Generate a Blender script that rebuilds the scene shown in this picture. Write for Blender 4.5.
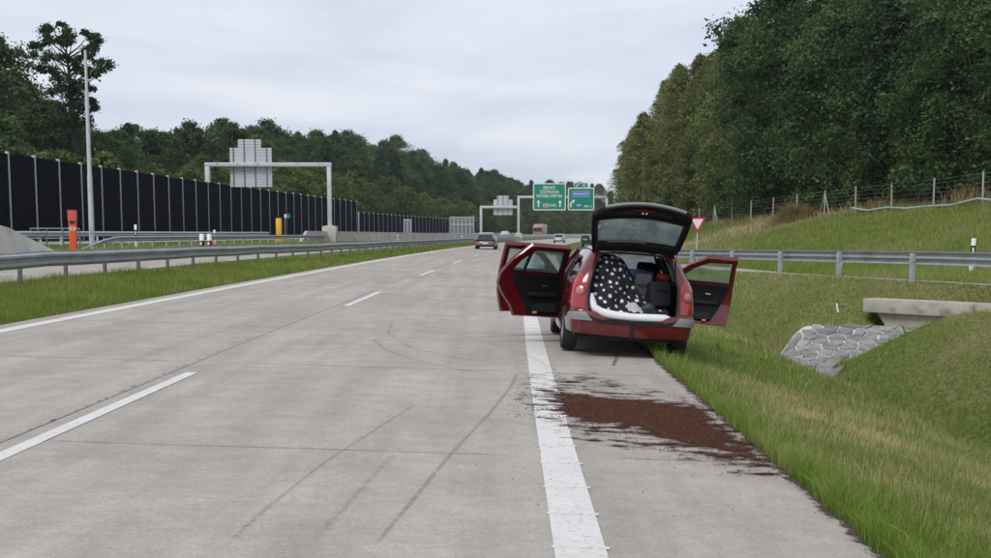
import bpy, bmesh, math, random
import numpy as np
from mathutils import Vector, Matrix

for o in list(bpy.data.objects):
    bpy.data.objects.remove(o)
SC = bpy.context.scene
COL = SC.collection
R = math.radians
rng = np.random.default_rng(7)
random.seed(7)

# ---------------------------------------------------------------- camera
F, X0, HZ, EYE, PITCH = 1180.1, 504.04, 233.07, 1.645, R(6.0)   # focal and horizon in photo pixels (991 x 558)
RAD = 2080.0                                                     # radius of the bend
YAW = math.atan((X0 - 495.5) / F * math.cos(PITCH))
cam = bpy.data.cameras.new("camera")
cam.sensor_width = 36.0
cam.lens = 36.0 * F / 991.0
cam.shift_y = (HZ + F * math.tan(PITCH) - 279.0) / 991.0
cam.clip_end = 6000.0
cam.clip_start = 0.05
camo = bpy.data.objects.new("camera", cam)
COL.objects.link(camo)
camo.location = (0, 0, EYE)
camo.rotation_euler = (math.pi / 2 - PITCH, 0, YAW)
SC.camera = camo

# ---------------------------------------------------------------- sky, sun, exposure
SUN_EL, SUN_AZ = R(48), R(215)          # azimuth clockwise from +Y: behind and to the left
W = bpy.data.worlds.new("World")
SC.world = W
W.use_nodes = True
nt = W.node_tree
nt.nodes.clear()
def wn(t, **k):
    n = nt.nodes.new(t)
    for a, b in k.items():
        setattr(n, a, b)
    return n
def lk(a, b):
    nt.links.new(a, b)
wo = wn('ShaderNodeOutputWorld')
bg = wn('ShaderNodeBackground')
bg.inputs[1].default_value = 0.1
sky = wn('ShaderNodeTexSky', sky_type='NISHITA')
sky.sun_disc = False
sky.sun_elevation = SUN_EL
sky.sun_rotation = SUN_AZ
tc = wn('ShaderNodeTexCoord')
sep = wn('ShaderNodeSeparateXYZ')
lk(tc.outputs['Generated'], sep.inputs[0])
def wmath(op, a, b=None, clamp=False):
    n = wn('ShaderNodeMath', operation=op)
    n.use_clamp = clamp
    for i, v in enumerate((a, b)):
        if v is None:
            continue
        if isinstance(v, (int, float)):
            n.inputs[i].default_value = v
        else:
            lk(v, n.inputs[i])
    return n.outputs[0]
den = wmath('ADD', wmath('MAXIMUM', sep.outputs[2], 0.0), 0.10)
px_ = wmath('DIVIDE', sep.outputs[0], den)
py_ = wmath('DIVIDE', sep.outputs[1], den)
cmb = wn('ShaderNodeCombineXYZ')
lk(px_, cmb.inputs[0]); lk(py_, cmb.inputs[1])
cn = wn('ShaderNodeTexNoise')
cn.inputs['Scale'].default_value = 0.85
cn.inputs['Detail'].default_value = 7
cn.inputs['Roughness'].default_value = 0.55
cn.inputs['Distortion'].default_value = 0.4
lk(cmb.outputs[0], cn.inputs['Vector'])
cr = wn('ShaderNodeValToRGB')
cr.color_ramp.elements[0].position = 0.33
cr.color_ramp.elements[0].color = (4.3, 4.7, 5.6, 1)
cr.color_ramp.elements[1].position = 0.68
cr.color_ramp.elements[1].color = (6.1, 6.2, 6.6, 1)
lk(cn.outputs['Fac'], cr.inputs[0])
# low heaps of cumulus standing on the horizon
cn2 = wn('ShaderNodeTexNoise')
cn2.inputs['Scale'].default_value = 9.0
cn2.inputs['Detail'].default_value = 6
cn2.inputs['Roughness'].default_value = 0.5
map2 = wn('ShaderNodeMapping')
map2.inputs['Scale'].default_value = (1, 1, 2.0)
map2.inputs['Location'].default_value = (5.1, 0.0, 0.8)
lk(tc.outputs['Generated'], map2.inputs[0])
lk(map2.outputs[0], cn2.inputs['Vector'])
lowm = wn('ShaderNodeMapRange', interpolation_type='SMOOTHSTEP')
lowm.inputs[1].default_value = 0.098; lowm.inputs[2].default_value = 0.062
lowm.inputs[3].default_value = 0.0; lowm.inputs[4].default_value = 1.0
lk(sep.outputs[2], lowm.inputs[0])
heap = wn('ShaderNodeMapRange', interpolation_type='SMOOTHSTEP')
heap.inputs[1].default_value = 0.48; heap.inputs[2].default_value = 0.54
heap.inputs[3].default_value = 0.0; heap.inputs[4].default_value = 0.6
lk(cn2.outputs['Fac'], heap.inputs[0])
hm = wmath('MULTIPLY', lowm.outputs[0], heap.outputs[0])
mixh = wn('ShaderNodeMixRGB')
lk(hm, mixh.inputs[0]); lk(cr.outputs[0], mixh.inputs[1])
mixh.inputs[2].default_value = (3.9, 4.35, 5.3, 1)
mixs = wn('ShaderNodeMixRGB')
mixs.inputs[0].default_value = 0.9
lk(sky.outputs[0], mixs.inputs[1]); lk(mixh.outputs[0], mixs.inputs[2])
lk(mixs.outputs[0], bg.inputs[0]); lk(bg.outputs[0], wo.inputs[0])

sl = bpy.data.lights.new("sun", 'SUN')
sl.energy = 1.5
sl.angle = R(25)
sl.color = (1.0, 0.97, 0.93)
so = bpy.data.objects.new("sun", sl)
COL.objects.link(so)
sd = Vector((math.sin(SUN_AZ) * math.cos(SUN_EL), math.cos(SUN_AZ) * math.cos(SUN_EL), math.sin(SUN_EL)))
so.rotation_euler = sd.to_track_quat('Z', 'Y').to_euler()
so.location = sd * 50
SC.view_settings.view_transform = 'Standard'
SC.view_settings.look = 'None'
SC.view_settings.gamma = 1.0
SC.view_settings.exposure = 0.56
SC.view_settings.use_curve_mapping = False

# ---------------------------------------------------------------- helpers
def tag(o, label=None, cat=None, group=None, kind=None):
    if label: o['label'] = label
    if cat: o['category'] = cat
    if group: o['group'] = group
    if kind: o['kind'] = kind
    return o
def empty(name, loc=(0, 0, 0), rz=0.0):
    o = bpy.data.objects.new(name, None)
    o.empty_display_size = 0.2
    COL.objects.link(o)
    o.location = loc
    o.rotation_euler = (0, 0, rz)
    return o
def copy_tree(o, parent=None):
    c = o.copy()
    COL.objects.link(c)
    c.parent = parent
    for ch in list(o.children):
        copy_tree(ch, c)
    return c
def link_mesh(name, me, m=None, parent=None):
    o = bpy.data.objects.new(name, me)
    COL.objects.link(o)
    if m is not None and not me.materials:
        me.materials.append(m)
    if parent is not None:
        o.parent = parent
    return o
def arr_mesh(name, V, Fc, smooth=False):
    """fast mesh from numpy verts (n,3) and faces (m,k)"""
    me = bpy.data.meshes.new(name)
    V = np.asarray(V, dtype=np.float32); Fc = np.asarray(Fc, dtype=np.int32)
    m, k = Fc.shape
    me.vertices.add(len(V)); me.vertices.foreach_set('co', V.ravel())
    me.loops.add(m * k); me.loops.foreach_set('vertex_index', Fc.ravel())
    me.polygons.add(m)
    me.polygons.foreach_set('loop_start', np.arange(m, dtype=np.int32) * k)
    me.polygons.foreach_set('loop_total', np.full(m, k, dtype=np.int32))
    if smooth:
        me.polygons.foreach_set('use_smooth', np.ones(m, dtype=bool))
    me.update(calc_edges=True)
    return me
class MB:
    def __init__(s):
        s.v = []; s.f = []
    def add(s, vs, fs):
        b = len(s.v)
        s.v += [tuple(p) for p in vs]
        s.f += [tuple(i + b for i in f) for f in fs]
        return s
    def box(s, c, d, rz=0.0, M=None):
        x, y, z = d[0] / 2, d[1] / 2, d[2] / 2
        vs = [Vector(p) for p in ((-x, -y, -z), (x, -y, -z), (x, y, -z), (-x, y, -z), (-x, -y, z), (x, -y, z), (x, y, z), (-x, y, z))]
        if rz:
            Q = Matrix.Rotation(rz, 3, 'Z'); vs = [Q @ p for p in vs]
        if M is not None:
            vs = [M @ p for p in vs]
        vs = [p + Vector(c) for p in vs]
        return s.add(vs, [(3, 2, 1, 0), (4, 5, 6, 7), (0, 1, 5, 4), (1, 2, 6, 5), (2, 3, 7, 6), (3, 0, 4, 7)])
    def tube(s, pts, r, n=8, cap=True):
        pts = [Vector(p) for p in pts]
        rs = r if hasattr(r, '__len__') else [r] * len(pts)
        vs = []; fs = []
        up = None
        for i, p in enumerate(pts):
            t = (pts[min(i + 1, len(pts) - 1)] - pts[max(i - 1, 0)]).normalized()
            if up is None:
                up = Vector((0, 0, 1)) if abs(t.z) < 0.9 else Vector((0, 1, 0))
            a = t.cross(up)
            if a.length < 1e-5: a = t.orthogonal()
            a.normalize(); b = a.cross(t).normalized()
            up = b
            for k in range(n):
                q = 2 * math.pi * k / n
                vs.append(p + (a * math.cos(q) + b * math.sin(q)) * rs[i])
        for i in range(len(pts) - 1):
            for k in range(n):
                k2 = (k + 1) % n
                fs.append((i * n + k, (i + 1) * n + k, (i + 1) * n + k2, i * n + k2))
        if cap:
            fs.append(tuple(range(n))); fs.append(tuple(reversed(range((len(pts) - 1) * n, len(pts) * n))))
        return s.add(vs, fs)
    def lathe(s, prof, n=24, axis='X', c=(0, 0, 0)):
        vs = []; fs = []
        for (r, h) in prof:
            for k in range(n):
                q = 2 * math.pi * k / n
                p = (h, r * math.cos(q), r * math.sin(q)) if axis == 'X' else ((r * math.cos(q), h, r * math.sin(q)) if axis == 'Y' else (r * math.cos(q), r * math.sin(q), h))
                vs.append((p[0] + c[0], p[1] + c[1], p[2] + c[2]))
        for i in range(len(prof) - 1):
            for k in range(n):
                k2 = (k + 1) % n
                fs.append((i * n + k, i * n + k2, (i + 1) * n + k2, (i + 1) * n + k))
        return s.add(vs, fs)
    def prism(s, poly, a, b, to3):
        """closed prism of a 2D polygon between depths a and b; to3(u,v,w)->xyz"""
        n = len(poly)
        vs = [to3(u, v, a) for u, v in poly] + [to3(u, v, b) for u, v in poly]
        fs = [tuple(range(n)), tuple(reversed(range(n, 2 * n)))] + [(i, (i + 1) % n, n + (i + 1) % n, n + i) for i in range(n)]
        return s.add(vs, fs)
    def grid(s, P):
        """P: 2D list of points"""
        n = len(P[0])
        vs = [p for r_ in P for p in r_]
        fs = [(i * n + j, i * n + j + 1, (i + 1) * n + j + 1, (i + 1) * n + j) for i in range(len(P) - 1) for j in range(n - 1)]
        return s.add(vs, fs)
    def ellipsoid(s, c, r, n=12, m=8, fn=None):
        P = []
        for i in range(m + 1):
            th = math.pi * i / m
            row = []
            for k in range(n + 1):
                q = 2 * math.pi * k / n
                d = Vector((math.sin(th) * math.cos(q), math.sin(th) * math.sin(q), math.cos(th)))
                k_ = fn(d) if fn else 1.0
                row.append((c[0] + d.x * r[0] * k_, c[1] + d.y * r[1] * k_, c[2] + d.z * r[2] * k_))
            P.append(row)
        return s.grid(P)
    def build(s, name, m, parent=None, smooth=False, bevel=0.0, fix=True, ang=35):
        me = bpy.data.meshes.new(name)
        bm = bmesh.new()
        vs = [bm.verts.new(p) for p in s.v]
        for f in s.f:
            if len(set(f)) > 2:
                try: bm.faces.new([vs[i] for i in f])
                except ValueError: pass
        if smooth or fix:
            bmesh.ops.remove_doubles(bm, verts=bm.verts, dist=1e-5)
        if fix:
            bmesh.ops.recalc_face_normals(bm, faces=bm.faces)
        if bevel > 0:
            ed = [e for e in bm.edges if len(e.link_faces) == 2 and e.calc_face_angle(0) > 0.6]
            bmesh.ops.bevel(bm, geom=ed, offset=bevel, segments=2, profile=0.5, affect='EDGES', clamp_overlap=True)
        bm.to_mesh(me); bm.free()
        if smooth or bevel > 0:
            me.polygons.foreach_set('use_smooth', np.ones(len(me.polygons), dtype=bool))
            me.set_sharp_from_angle(angle=R(ang))
        return link_mesh(name, me, m, parent)

# ---- materials
def mat(name, col, rough=0.6, metal=0.0, var=0.12, scale=6.0, bump=0.0, bscale=40.0, detail=5, coords='Object', spec=None, coat=0.0, rnd=0.0, dirt=None):
    m = bpy.data.materials.new(name)
    m.use_nodes = True
    n = m.node_tree
    b = n.nodes['Principled BSDF']
    b.inputs['Roughness'].default_value = rough
    b.inputs['Metallic'].default_value = metal
    if spec is not None: b.inputs['Specular IOR Level'].default_value = spec
    if coat: b.inputs['Coat Weight'].default_value = coat; b.inputs['Coat Roughness'].default_value = 0.05
    tcn = n.nodes.new('ShaderNodeTexCoord')
    vec = tcn.outputs[coords]
    if coords == 'World':
        pass
    nz = n.nodes.new('ShaderNodeTexNoise')
    nz.inputs['Scale'].default_value = scale; nz.inputs['Detail'].default_value = detail
    n.links.new(vec, nz.inputs['Vector'])
    rp = n.nodes.new('ShaderNodeValToRGB')
    rp.color_ramp.elements[0].position = 0.3; rp.color_ramp.elements[1].position = 0.7
    rp.color_ramp.elements[0].color = tuple(c * (1 - var) for c in col) + (1,)
    rp.color_ramp.elements[1].color = tuple(min(1, c * (1 + var)) for c in col) + (1,)
    n.links.new(nz.outputs['Fac'], rp.inputs[0])
    out = rp.outputs[0]
    if dirt is not None:
        nd = n.nodes.new('ShaderNodeTexNoise'); nd.inputs['Scale'].default_value = dirt[1]; nd.inputs['Detail'].default_value = 6
        n.links.new(vec, nd.inputs['Vector'])
        mr = n.nodes.new('ShaderNodeMapRange'); mr.inputs[1].default_value = dirt[2]; mr.inputs[2].default_value = dirt[2] + 0.15; mr.inputs[4].default_value = dirt[3]
        n.links.new(nd.outputs['Fac'], mr.inputs[0])
        mx = n.nodes.new('ShaderNodeMixRGB'); n.links.new(mr.outputs[0], mx.inputs[0]); n.links.new(out, mx.inputs[1]); mx.inputs[2].default_value = tuple(dirt[0]) + (1,)
        out = mx.outputs[0]
    if rnd:
        oi = n.nodes.new('ShaderNodeObjectInfo')
        hv = n.nodes.new('ShaderNodeHueSaturation')
        mr = n.nodes.new('ShaderNodeMapRange'); mr.inputs[3].default_value = 1 - rnd; mr.inputs[4].default_value = 1 + rnd
        n.links.new(oi.outputs['Random'], mr.inputs[0]); n.links.new(mr.outputs[0], hv.inputs['Value']); n.links.new(out, hv.inputs['Color'])
        out = hv.outputs[0]
    n.links.new(out, b.inputs['Base Color'])
    if bump:
        nb = n.nodes.new('ShaderNodeTexNoise'); nb.inputs['Scale'].default_value = bscale; nb.inputs['Detail'].default_value = 4
        n.links.new(vec, nb.inputs['Vector'])
        bp = n.nodes.new('ShaderNodeBump'); bp.inputs['Strength'].default_value = bump; bp.inputs['Distance'].default_value = 0.01
        n.links.new(nb.outputs['Fac'], bp.inputs['Height']); n.links.new(bp.outputs[0], b.inputs['Normal'])
    return m
def glass_mat(name, tint, refl=0.08, rough=0.02, dust=0.0):
    m = bpy.data.materials.new(name); m.use_nodes = True
    n = m.node_tree; n.nodes.clear()
    o = n.nodes.new('ShaderNodeOutputMaterial'); t = n.nodes.new('ShaderNodeBsdfTransparent'); g = n.nodes.new('ShaderNodeBsdfGlossy')
    t.inputs[0].default_value = tuple(tint) + (1,); g.inputs['Roughness'].default_value = rough
    fr = n.nodes.new('ShaderNodeFresnel'); fr.inputs[0].default_value = 1.5
    ad = n.nodes.new('ShaderNodeMath'); ad.inputs[1].default_value = refl; n.links.new(fr.outputs[0], ad.inputs[0])
    mx = n.nodes.new('ShaderNodeMixShader'); n.links.new(ad.outputs[0], mx.inputs[0]); n.links.new(t.outputs[0], mx.inputs[1]); n.links.new(g.outputs[0], mx.inputs[2])
    if dust:
        tl = n.nodes.new('ShaderNodeBsdfTranslucent'); tl.inputs[0].default_value = (0.62, 0.68, 0.66, 1); df = n.nodes.new('ShaderNodeBsdfDiffuse'); df.inputs[0].default_value = (0.45, 0.5, 0.48, 1)
        m1 = n.nodes.new('ShaderNodeMixShader'); m1.inputs[0].default_value = 0.4; n.links.new(tl.outputs[0], m1.inputs[1]); n.links.new(df.outputs[0], m1.inputs[2])
        tcn = n.nodes.new('ShaderNodeTexCoord'); nz = n.nodes.new('ShaderNodeTexNoise'); nz.inputs['Scale'].default_value = 5; nz.inputs['Detail'].default_value = 6; n.links.new(tcn.outputs['Object'], nz.inputs['Vector'])
        mm = n.nodes.new('ShaderNodeMath'); mm.operation = 'MULTIPLY'; mm.inputs[1].default_value = dust * 2; n.links.new(nz.outputs['Fac'], mm.inputs[0])
        m2 = n.nodes.new('ShaderNodeMixShader'); n.links.new(mm.outputs[0], m2.inputs[0]); n.links.new(mx.outputs[0], m2.inputs[1]); n.links.new(m1.outputs[0], m2.inputs[2]); mx = m2
    n.links.new(mx.outputs[0], o.inputs[0])
    return m
def leaf_mat(name, dark, light, rnd=0.15, trans=0.35, attr='tint'):
    m = bpy.data.materials.new(name); m.use_nodes = True
    n = m.node_tree; n.nodes.clear()
    o = n.nodes.new('ShaderNodeOutputMaterial')
    at = n.nodes.new('ShaderNodeAttribute'); at.attribute_name = attr
    rp = n.nodes.new('ShaderNodeMixRGB'); rp.inputs[1].default_value = tuple(dark) + (1,); rp.inputs[2].default_value = tuple(light) + (1,)
    n.links.new(at.outputs['Fac'], rp.inputs[0])
    oi = n.nodes.new('ShaderNodeObjectInfo'); hv = n.nodes.new('ShaderNodeHueSaturation')
    mr = n.nodes.new('ShaderNodeMapRange'); mr.inputs[3].default_value = 1 - rnd; mr.inputs[4].default_value = 1 + rnd
    n.links.new(oi.outputs['Random'], mr.inputs[0]); n.links.new(mr.outputs[0], hv.inputs['Value'])
    mh = n.nodes.new('ShaderNodeMapRange'); mh.inputs[3].default_value = 0.485; mh.inputs[4].default_value = 0.51
    mm = n.nodes.new('ShaderNodeMath'); mm.operation = 'FRACT'; mm2 = n.nodes.new('ShaderNodeMath'); mm2.operation = 'MULTIPLY'; mm2.inputs[1].default_value = 7.3
    n.links.new(oi.outputs['Random'], mm2.inputs[0]); n.links.new(mm2.outputs[0], mm.inputs[0]); n.links.new(mm.outputs[0], mh.inputs[0]); n.links.new(mh.outputs[0], hv.inputs['Hue'])
    n.links.new(rp.outputs[0], hv.inputs['Color'])
    d = n.nodes.new('ShaderNodeBsdfDiffuse'); t = n.nodes.new('ShaderNodeBsdfTranslucent'); mx = n.nodes.new('ShaderNodeMixShader'); mx.inputs[0].default_value = trans
    n.links.new(hv.outputs[0], d.inputs[0]); n.links.new(hv.outputs[0], t.inputs[0])
    n.links.new(d.outputs[0], mx.inputs[1]); n.links.new(t.outputs[0], mx.inputs[2]); n.links.new(mx.outputs[0], o.inputs[0])
    return m

M = {}
M['galv'] = mat('galvanised_steel', (0.36, 0.38, 0.40), 0.5, 0.35, 0.14, 3.0, dirt=((0.16, 0.14, 0.12), 1.3, 0.58, 0.45))
M['galv_dark'] = mat('weathered_steel', (0.12, 0.125, 0.13), 0.6, 0.3, 0.2, 5.0)
M['galv_light'] = mat('pale_steel', (0.50, 0.53, 0.56), 0.5, 0.2, 0.08, 2.0)
M['concrete_b'] = mat('barrier_concrete', (0.47, 0.45, 0.41), 0.9, 0, 0.12, 1.2, 0.25, 30, dirt=((0.22, 0.21, 0.19), 0.8, 0.55, 0.5))
M['concrete_c'] = mat('culvert_concrete', (0.36, 0.335, 0.285), 0.9, 0, 0.15, 2.5, 0.3, 25, dirt=((0.13, 0.125, 0.1), 3.0, 0.55, 0.6))
M['panel'] = mat('noise_panel', (0.0060, 0.0075, 0.0125), 0.9, 0, 0.25, 1.5, rnd=0.2, spec=0.1)
M['wallpost'] = mat('wall_post_steel', (0.36, 0.38, 0.40), 0.6, 0.1, 0.08, 2.0)
M['white'] = mat('white_plastic', (0.72, 0.72, 0.70), 0.5, 0, 0.05, 4)
M['black'] = mat('black_plastic', (0.012, 0.012, 0.014), 0.5, 0, 0.2, 8)
M['orange'] = mat('orange_paint', (0.70, 0.10, 0.015), 0.45, 0, 0.1, 3)
M['yellow'] = mat('yellow_paint', (0.75, 0.42, 0.02), 0.45, 0, 0.08, 3)
M['red_refl'] = mat('red_reflector', (0.16, 0.02, 0.015), 0.35, 0, 0.1, 8)
M['signred'] = mat('sign_red', (0.5, 0.02, 0.03), 0.4, 0, 0.05, 8)
M['signwhite'] = mat('sign_white', (0.72, 0.70, 0.70), 0.45, 0, 0.04, 8)
M['signgreen'] = mat('sign_green', (0.005, 0.22, 0.14), 0.45, 0, 0.05, 2)
M['signblue'] = mat('sign_blue', (0.012, 0.13, 0.48), 0.45, 0, 0.05, 2)
M['bluegrey'] = mat('blue_grey_paint', (0.13, 0.16, 0.21), 0.5, 0.2, 0.1, 4)
M['alu'] = mat('sign_back_aluminium', (0.52, 0.54, 0.56), 0.5, 0.25, 0.06, 1.5)
M['fencepost'] = mat('fence_post_concrete', (0.38, 0.37, 0.34), 0.85, 0, 0.12, 4)
M['wire'] = mat('fence_wire', (0.20, 0.21, 0.21), 0.6, 0.4, 0.1, 4)
M['stone'] = mat('quarry_stone', (0.215, 0.21, 0.20), 0.9, 0, 0.3, 5, 0.6, 18, rnd=0.28)
M['mortar'] = mat('mortar', (0.50, 0.49, 0.46), 0.95, 0, 0.12, 5, 0.3, 40)
M['asphalt'] = mat('ramp_asphalt', (0.16, 0.155, 0.15), 0.9, 0, 0.15, 1.0, 0.3, 60)
M['bark'] = mat('bark', (0.030, 0.026, 0.021), 0.95, 0, 0.35, 3, 0.5, 12)
M['birchbark'] = mat('birch_bark', (0.22, 0.21, 0.19), 0.9, 0, 0.4, 4, 0.3, 10)

# ---------------------------------------------------------------- places: pixels to directions, road coordinates to the world
_cp, _sp, _cy, _sy = math.cos(PITCH), math.sin(PITCH), math.cos(YAW), math.sin(YAW)
def ray(px, py):
    """direction through a photo pixel, scaled so that its y is 1"""
    u = (px - 495.5) / F
    v = -(py - (HZ + F * math.tan(PITCH))) / F
    fx, fy, fz = u, _cp + v * _sp, -_sp + v * _cp
    X = fx * _cy - fy * _sy; Y = fx * _sy + fy * _cy
    return np.array((X / Y, 1.0, fz / Y))
def pix(px, py, d):
    r_ = ray(px, py)
    return Vector((r_[0] * d, d, EYE + r_[2] * d))
def bend(Y):
    return np.asarray(Y) ** 2 / (2 * RAD)
FALL = 0.03
def P(d, t, z=None, dz=0.0):
    X = t + d * d / (2 * RAD)
    return Vector((X, d, (gz(X, d) if z is None else z) + dz))
def sst(a, b, x):
    u = np.clip((x - a) / (b - a), 0, 1)
    return u * u * (3 - 2 * u)
TE = 2.03                                   # right edge of the pavement
TL = -7.85                                  # left edge
BA = np.array((9.3, 29.9)); BU = np.array((0.656, -0.755)); BN = np.array((0.755, 0.656))   # culvert beam: end, direction, back normal
def vnoise(X, Y, sc, seed):
    """smooth value noise"""
    x = X / sc; y = Y / sc
    xi = np.floor(x).astype(np.int64); yi = np.floor(y).astype(np.int64)
    fx = x - xi; fy = y - yi; fx = fx * fx * (3 - 2 * fx); fy = fy * fy * (3 - 2 * fy)
    def h(a, b):
        n = (a * 374761393 + b * 668265263 + seed * 1442695041) & 0xffffffff
        n = ((n ^ (n >> 13)) * 1274126177) & 0xffffffff
        return ((n ^ (n >> 16)) & 0xffff) / 65535.0
    return (h(xi, yi) * (1 - fx) + h(xi + 1, yi) * fx) * (1 - fy) + (h(xi, yi + 1) * (1 - fx) + h(xi + 1, yi + 1) * fx) * fy
def rail_x(Y):
    return np.maximum(17.4 - 0.214 * Y, 3.1 + bend(Y))
def fence_x(Y):
    return np.maximum(30.6 - 0.103 * Y, 9.0 + bend(Y))
def ramp_z(Y):
    return np.interp(Y, [-20, 0, 30, 46, 65, 100], [0.5, 0.45, 0.36, 0.2, -0.04, -0.06]) - 0.0
def gz(X, Y):
    X = np.asarray(X, float); Y = np.asarray(Y, float)
    t = X - bend(Y)
    zl = np.interp(t, [-900, -300, -90, -36, -33.5, -25.6, -24, TL], [30, 14, 3.0, 1.25, 1.05, 1.0, 0.73, -FALL * TL - 0.01])
    zl = np.where(t > TL - 0.25, zl - 0.06, zl)
    zl = zl + np.where((t < TL - 0.5) & (t > -12.3), 0.05 * vnoise(X, Y, 1.5, 3), 0)
    # right hand side
    kd = np.interp(Y, [-30, 30, 46, 60], [1.2, 1.2, 0.28, 0.12])
    Xr = rail_x(Y); zr = ramp_z(Y)
    Xe = TE + bend(Y)
    Xd = np.minimum(6.4 + bend(Y), 0.5 * (Xe + Xr))
    u0 = np.clip((X - Xe) / (Xd - Xe), 0, 1)
    dp = np.interp(Y, [19.5, 23.5], [0.26, 0.1])
    zv = (np.interp(u0, [0, 0.14, 0.82, 0.94, 1.0], [-0.075, -0.16, -0.93, -1.14, -1.2]) - dp * np.clip((u0 - 0.82) / 0.12, 0, 1)) / 1.2
    zv = np.where(u0 < 0.14, -0.075 - (0.085) * u0 / 0.14, -0.16 + (zv * 1.2 + 0.16) * (kd - 0.16) / 1.04)
    zd = np.where(kd > 1.0, -kd - dp, -kd)
    u1 = np.clip((X - Xd) / np.maximum(Xr - Xd, 0.2), 0, 1)
    znorm = zd + (zr - zd) * (1 - (1 - u1) ** 2.5)
    ub = np.clip((X - Xd - 0.15) / 2.4, 0, 1)
    zbank = zd + (0.14 - zd) * (1 - (1 - ub) ** 1.5)
    s = (X - BA[0]) * BN[0] + (Y - BA[1]) * BN[1]
    a = (X - BA[0]) * BU[0] + (Y - BA[1]) * BU[1]
    lo = -0.08 - 0.8 * np.clip(-a, 0, 4) ** 0.8
    wf = sst(np.where(a > 0, 0.30, lo), np.where(a > 0, 0.42, 0.30 + 0.2 * np.clip(-a, 0, 1)), s)
    zhol = -1.25 + 0.58 * np.clip((Y - 26.9) / 2.1, 0, 1)
    zhol = np.minimum(zhol, znorm)
    wbk = 1 - sst(0, 2.6, Y - (23.4 - 0.45 * (X - 7.5)))
    znb = np.where(a > -1.0, np.minimum(znorm, -0.03 + 0.22 * np.clip(s - 0.45, 0, 9)), znorm)
    zfar = wf * znb + (1 - wf) * zhol
    zr2 = wbk * zbank + (1 - wbk) * zfar
    zr2 = np.where(Y > 36, znorm, zr2)
    zin = np.where(X < Xd, zv, zr2)
    # behind the rail: ramp, embankment, terrace with the fence
    Xt = Xr + 6.6; Xf = np.maximum(fence_x(Y), Xt + 3)
    zf = np.interp(Y, [-20, 60, 80, 110, 180, 260], [3.1, 3.05, 2.9, 2.4, 1.0, 0.4])
    u2 = np.clip((X - Xt) / (Xf - Xt), 0, 1)
    zemb = zr + (zf - zr) * (u2 ** 0.9)
    zemb = zemb + 0.018 * np.clip(X - Xf, 0, 400)
    zout = np.where(X < Xt, zr, zemb) + np.where(X > Xt + 0.5, 0.12 * (vnoise(X, Y, 4.0, 9) - 0.5), 0)
    zright = np.where(X < Xr, zin + np.where((X > Xe + 0.5) & (X < Xr - .4), np.where((Y > 23) & (Y < 31) & (X > 6.2), 0.02, 0.10) * (vnoise(X, Y, 1.1, 5) - 0.5), 0), zout)
    z = np.where(t < TL, zl, np.where(t <= TE, -FALL * t - 0.09, zright))
    return z if z.ndim else float(z)
def hit(px, py, dmax=200.0):
    """where the line of sight through a pixel meets the ground"""
    r_ = ray(px, py)
    d = np.arange(3.0, dmax, 0.02)
    zz = EYE + r_[2] * d - gz(r_[0] * d, d)
    k = np.argmax(zz < 0)
    return float(r_[0] * d[k]), float(d[k])

# ---------------------------------------------------------------- terrain: one sheet to the horizon
def lines(*seg):
    out = []
    for a, b, st in seg:
        out += list(np.arange(a, b, st))
    return np.array(out)
ty = np.concatenate([lines((-20, 0, 2), (0, 50, 0.25), (50, 120, 1.0), (120, 420, 5.0), (420, 1000, 20)), [1000, 1200, 1500, 2000, 3000, 4000]])
tt = np.concatenate([[-2500, -1500, -900, -500, -300, -200, -150, -120], lines((-100, -40, 6), (-40, -26, 1), (-26, -23, 0.5), (-23, TL - 0.3, 0.5)), [TL - 0.26, TL - 0.24, TL, TL + 0.02],
                     lines((-7, 2, 3)), [TE - 0.02, TE], lines((TE + 0.05, 16, 0.2), (16, 45, 0.8), (45, 100, 6)), [100, 130, 180, 250, 400, 700, 1200, 2500]])
TY, TT = np.meshgrid(ty, tt, indexing='ij')
TX = TT + np.minimum(bend(TY), 500)
TZ = gz(TX, TY)
ny, nx = TX.shape
ii, jj = np.meshgrid(np.arange(ny - 1), np.arange(nx - 1), indexing='ij')
q = (ii * nx + jj).ravel()
terr = arr_mesh('ground', np.stack([TX.ravel(), TY.ravel(), TZ.ravel()], 1), np.stack([q, q + 1, q + nx + 1, q + nx], 1), smooth=True)
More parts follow.
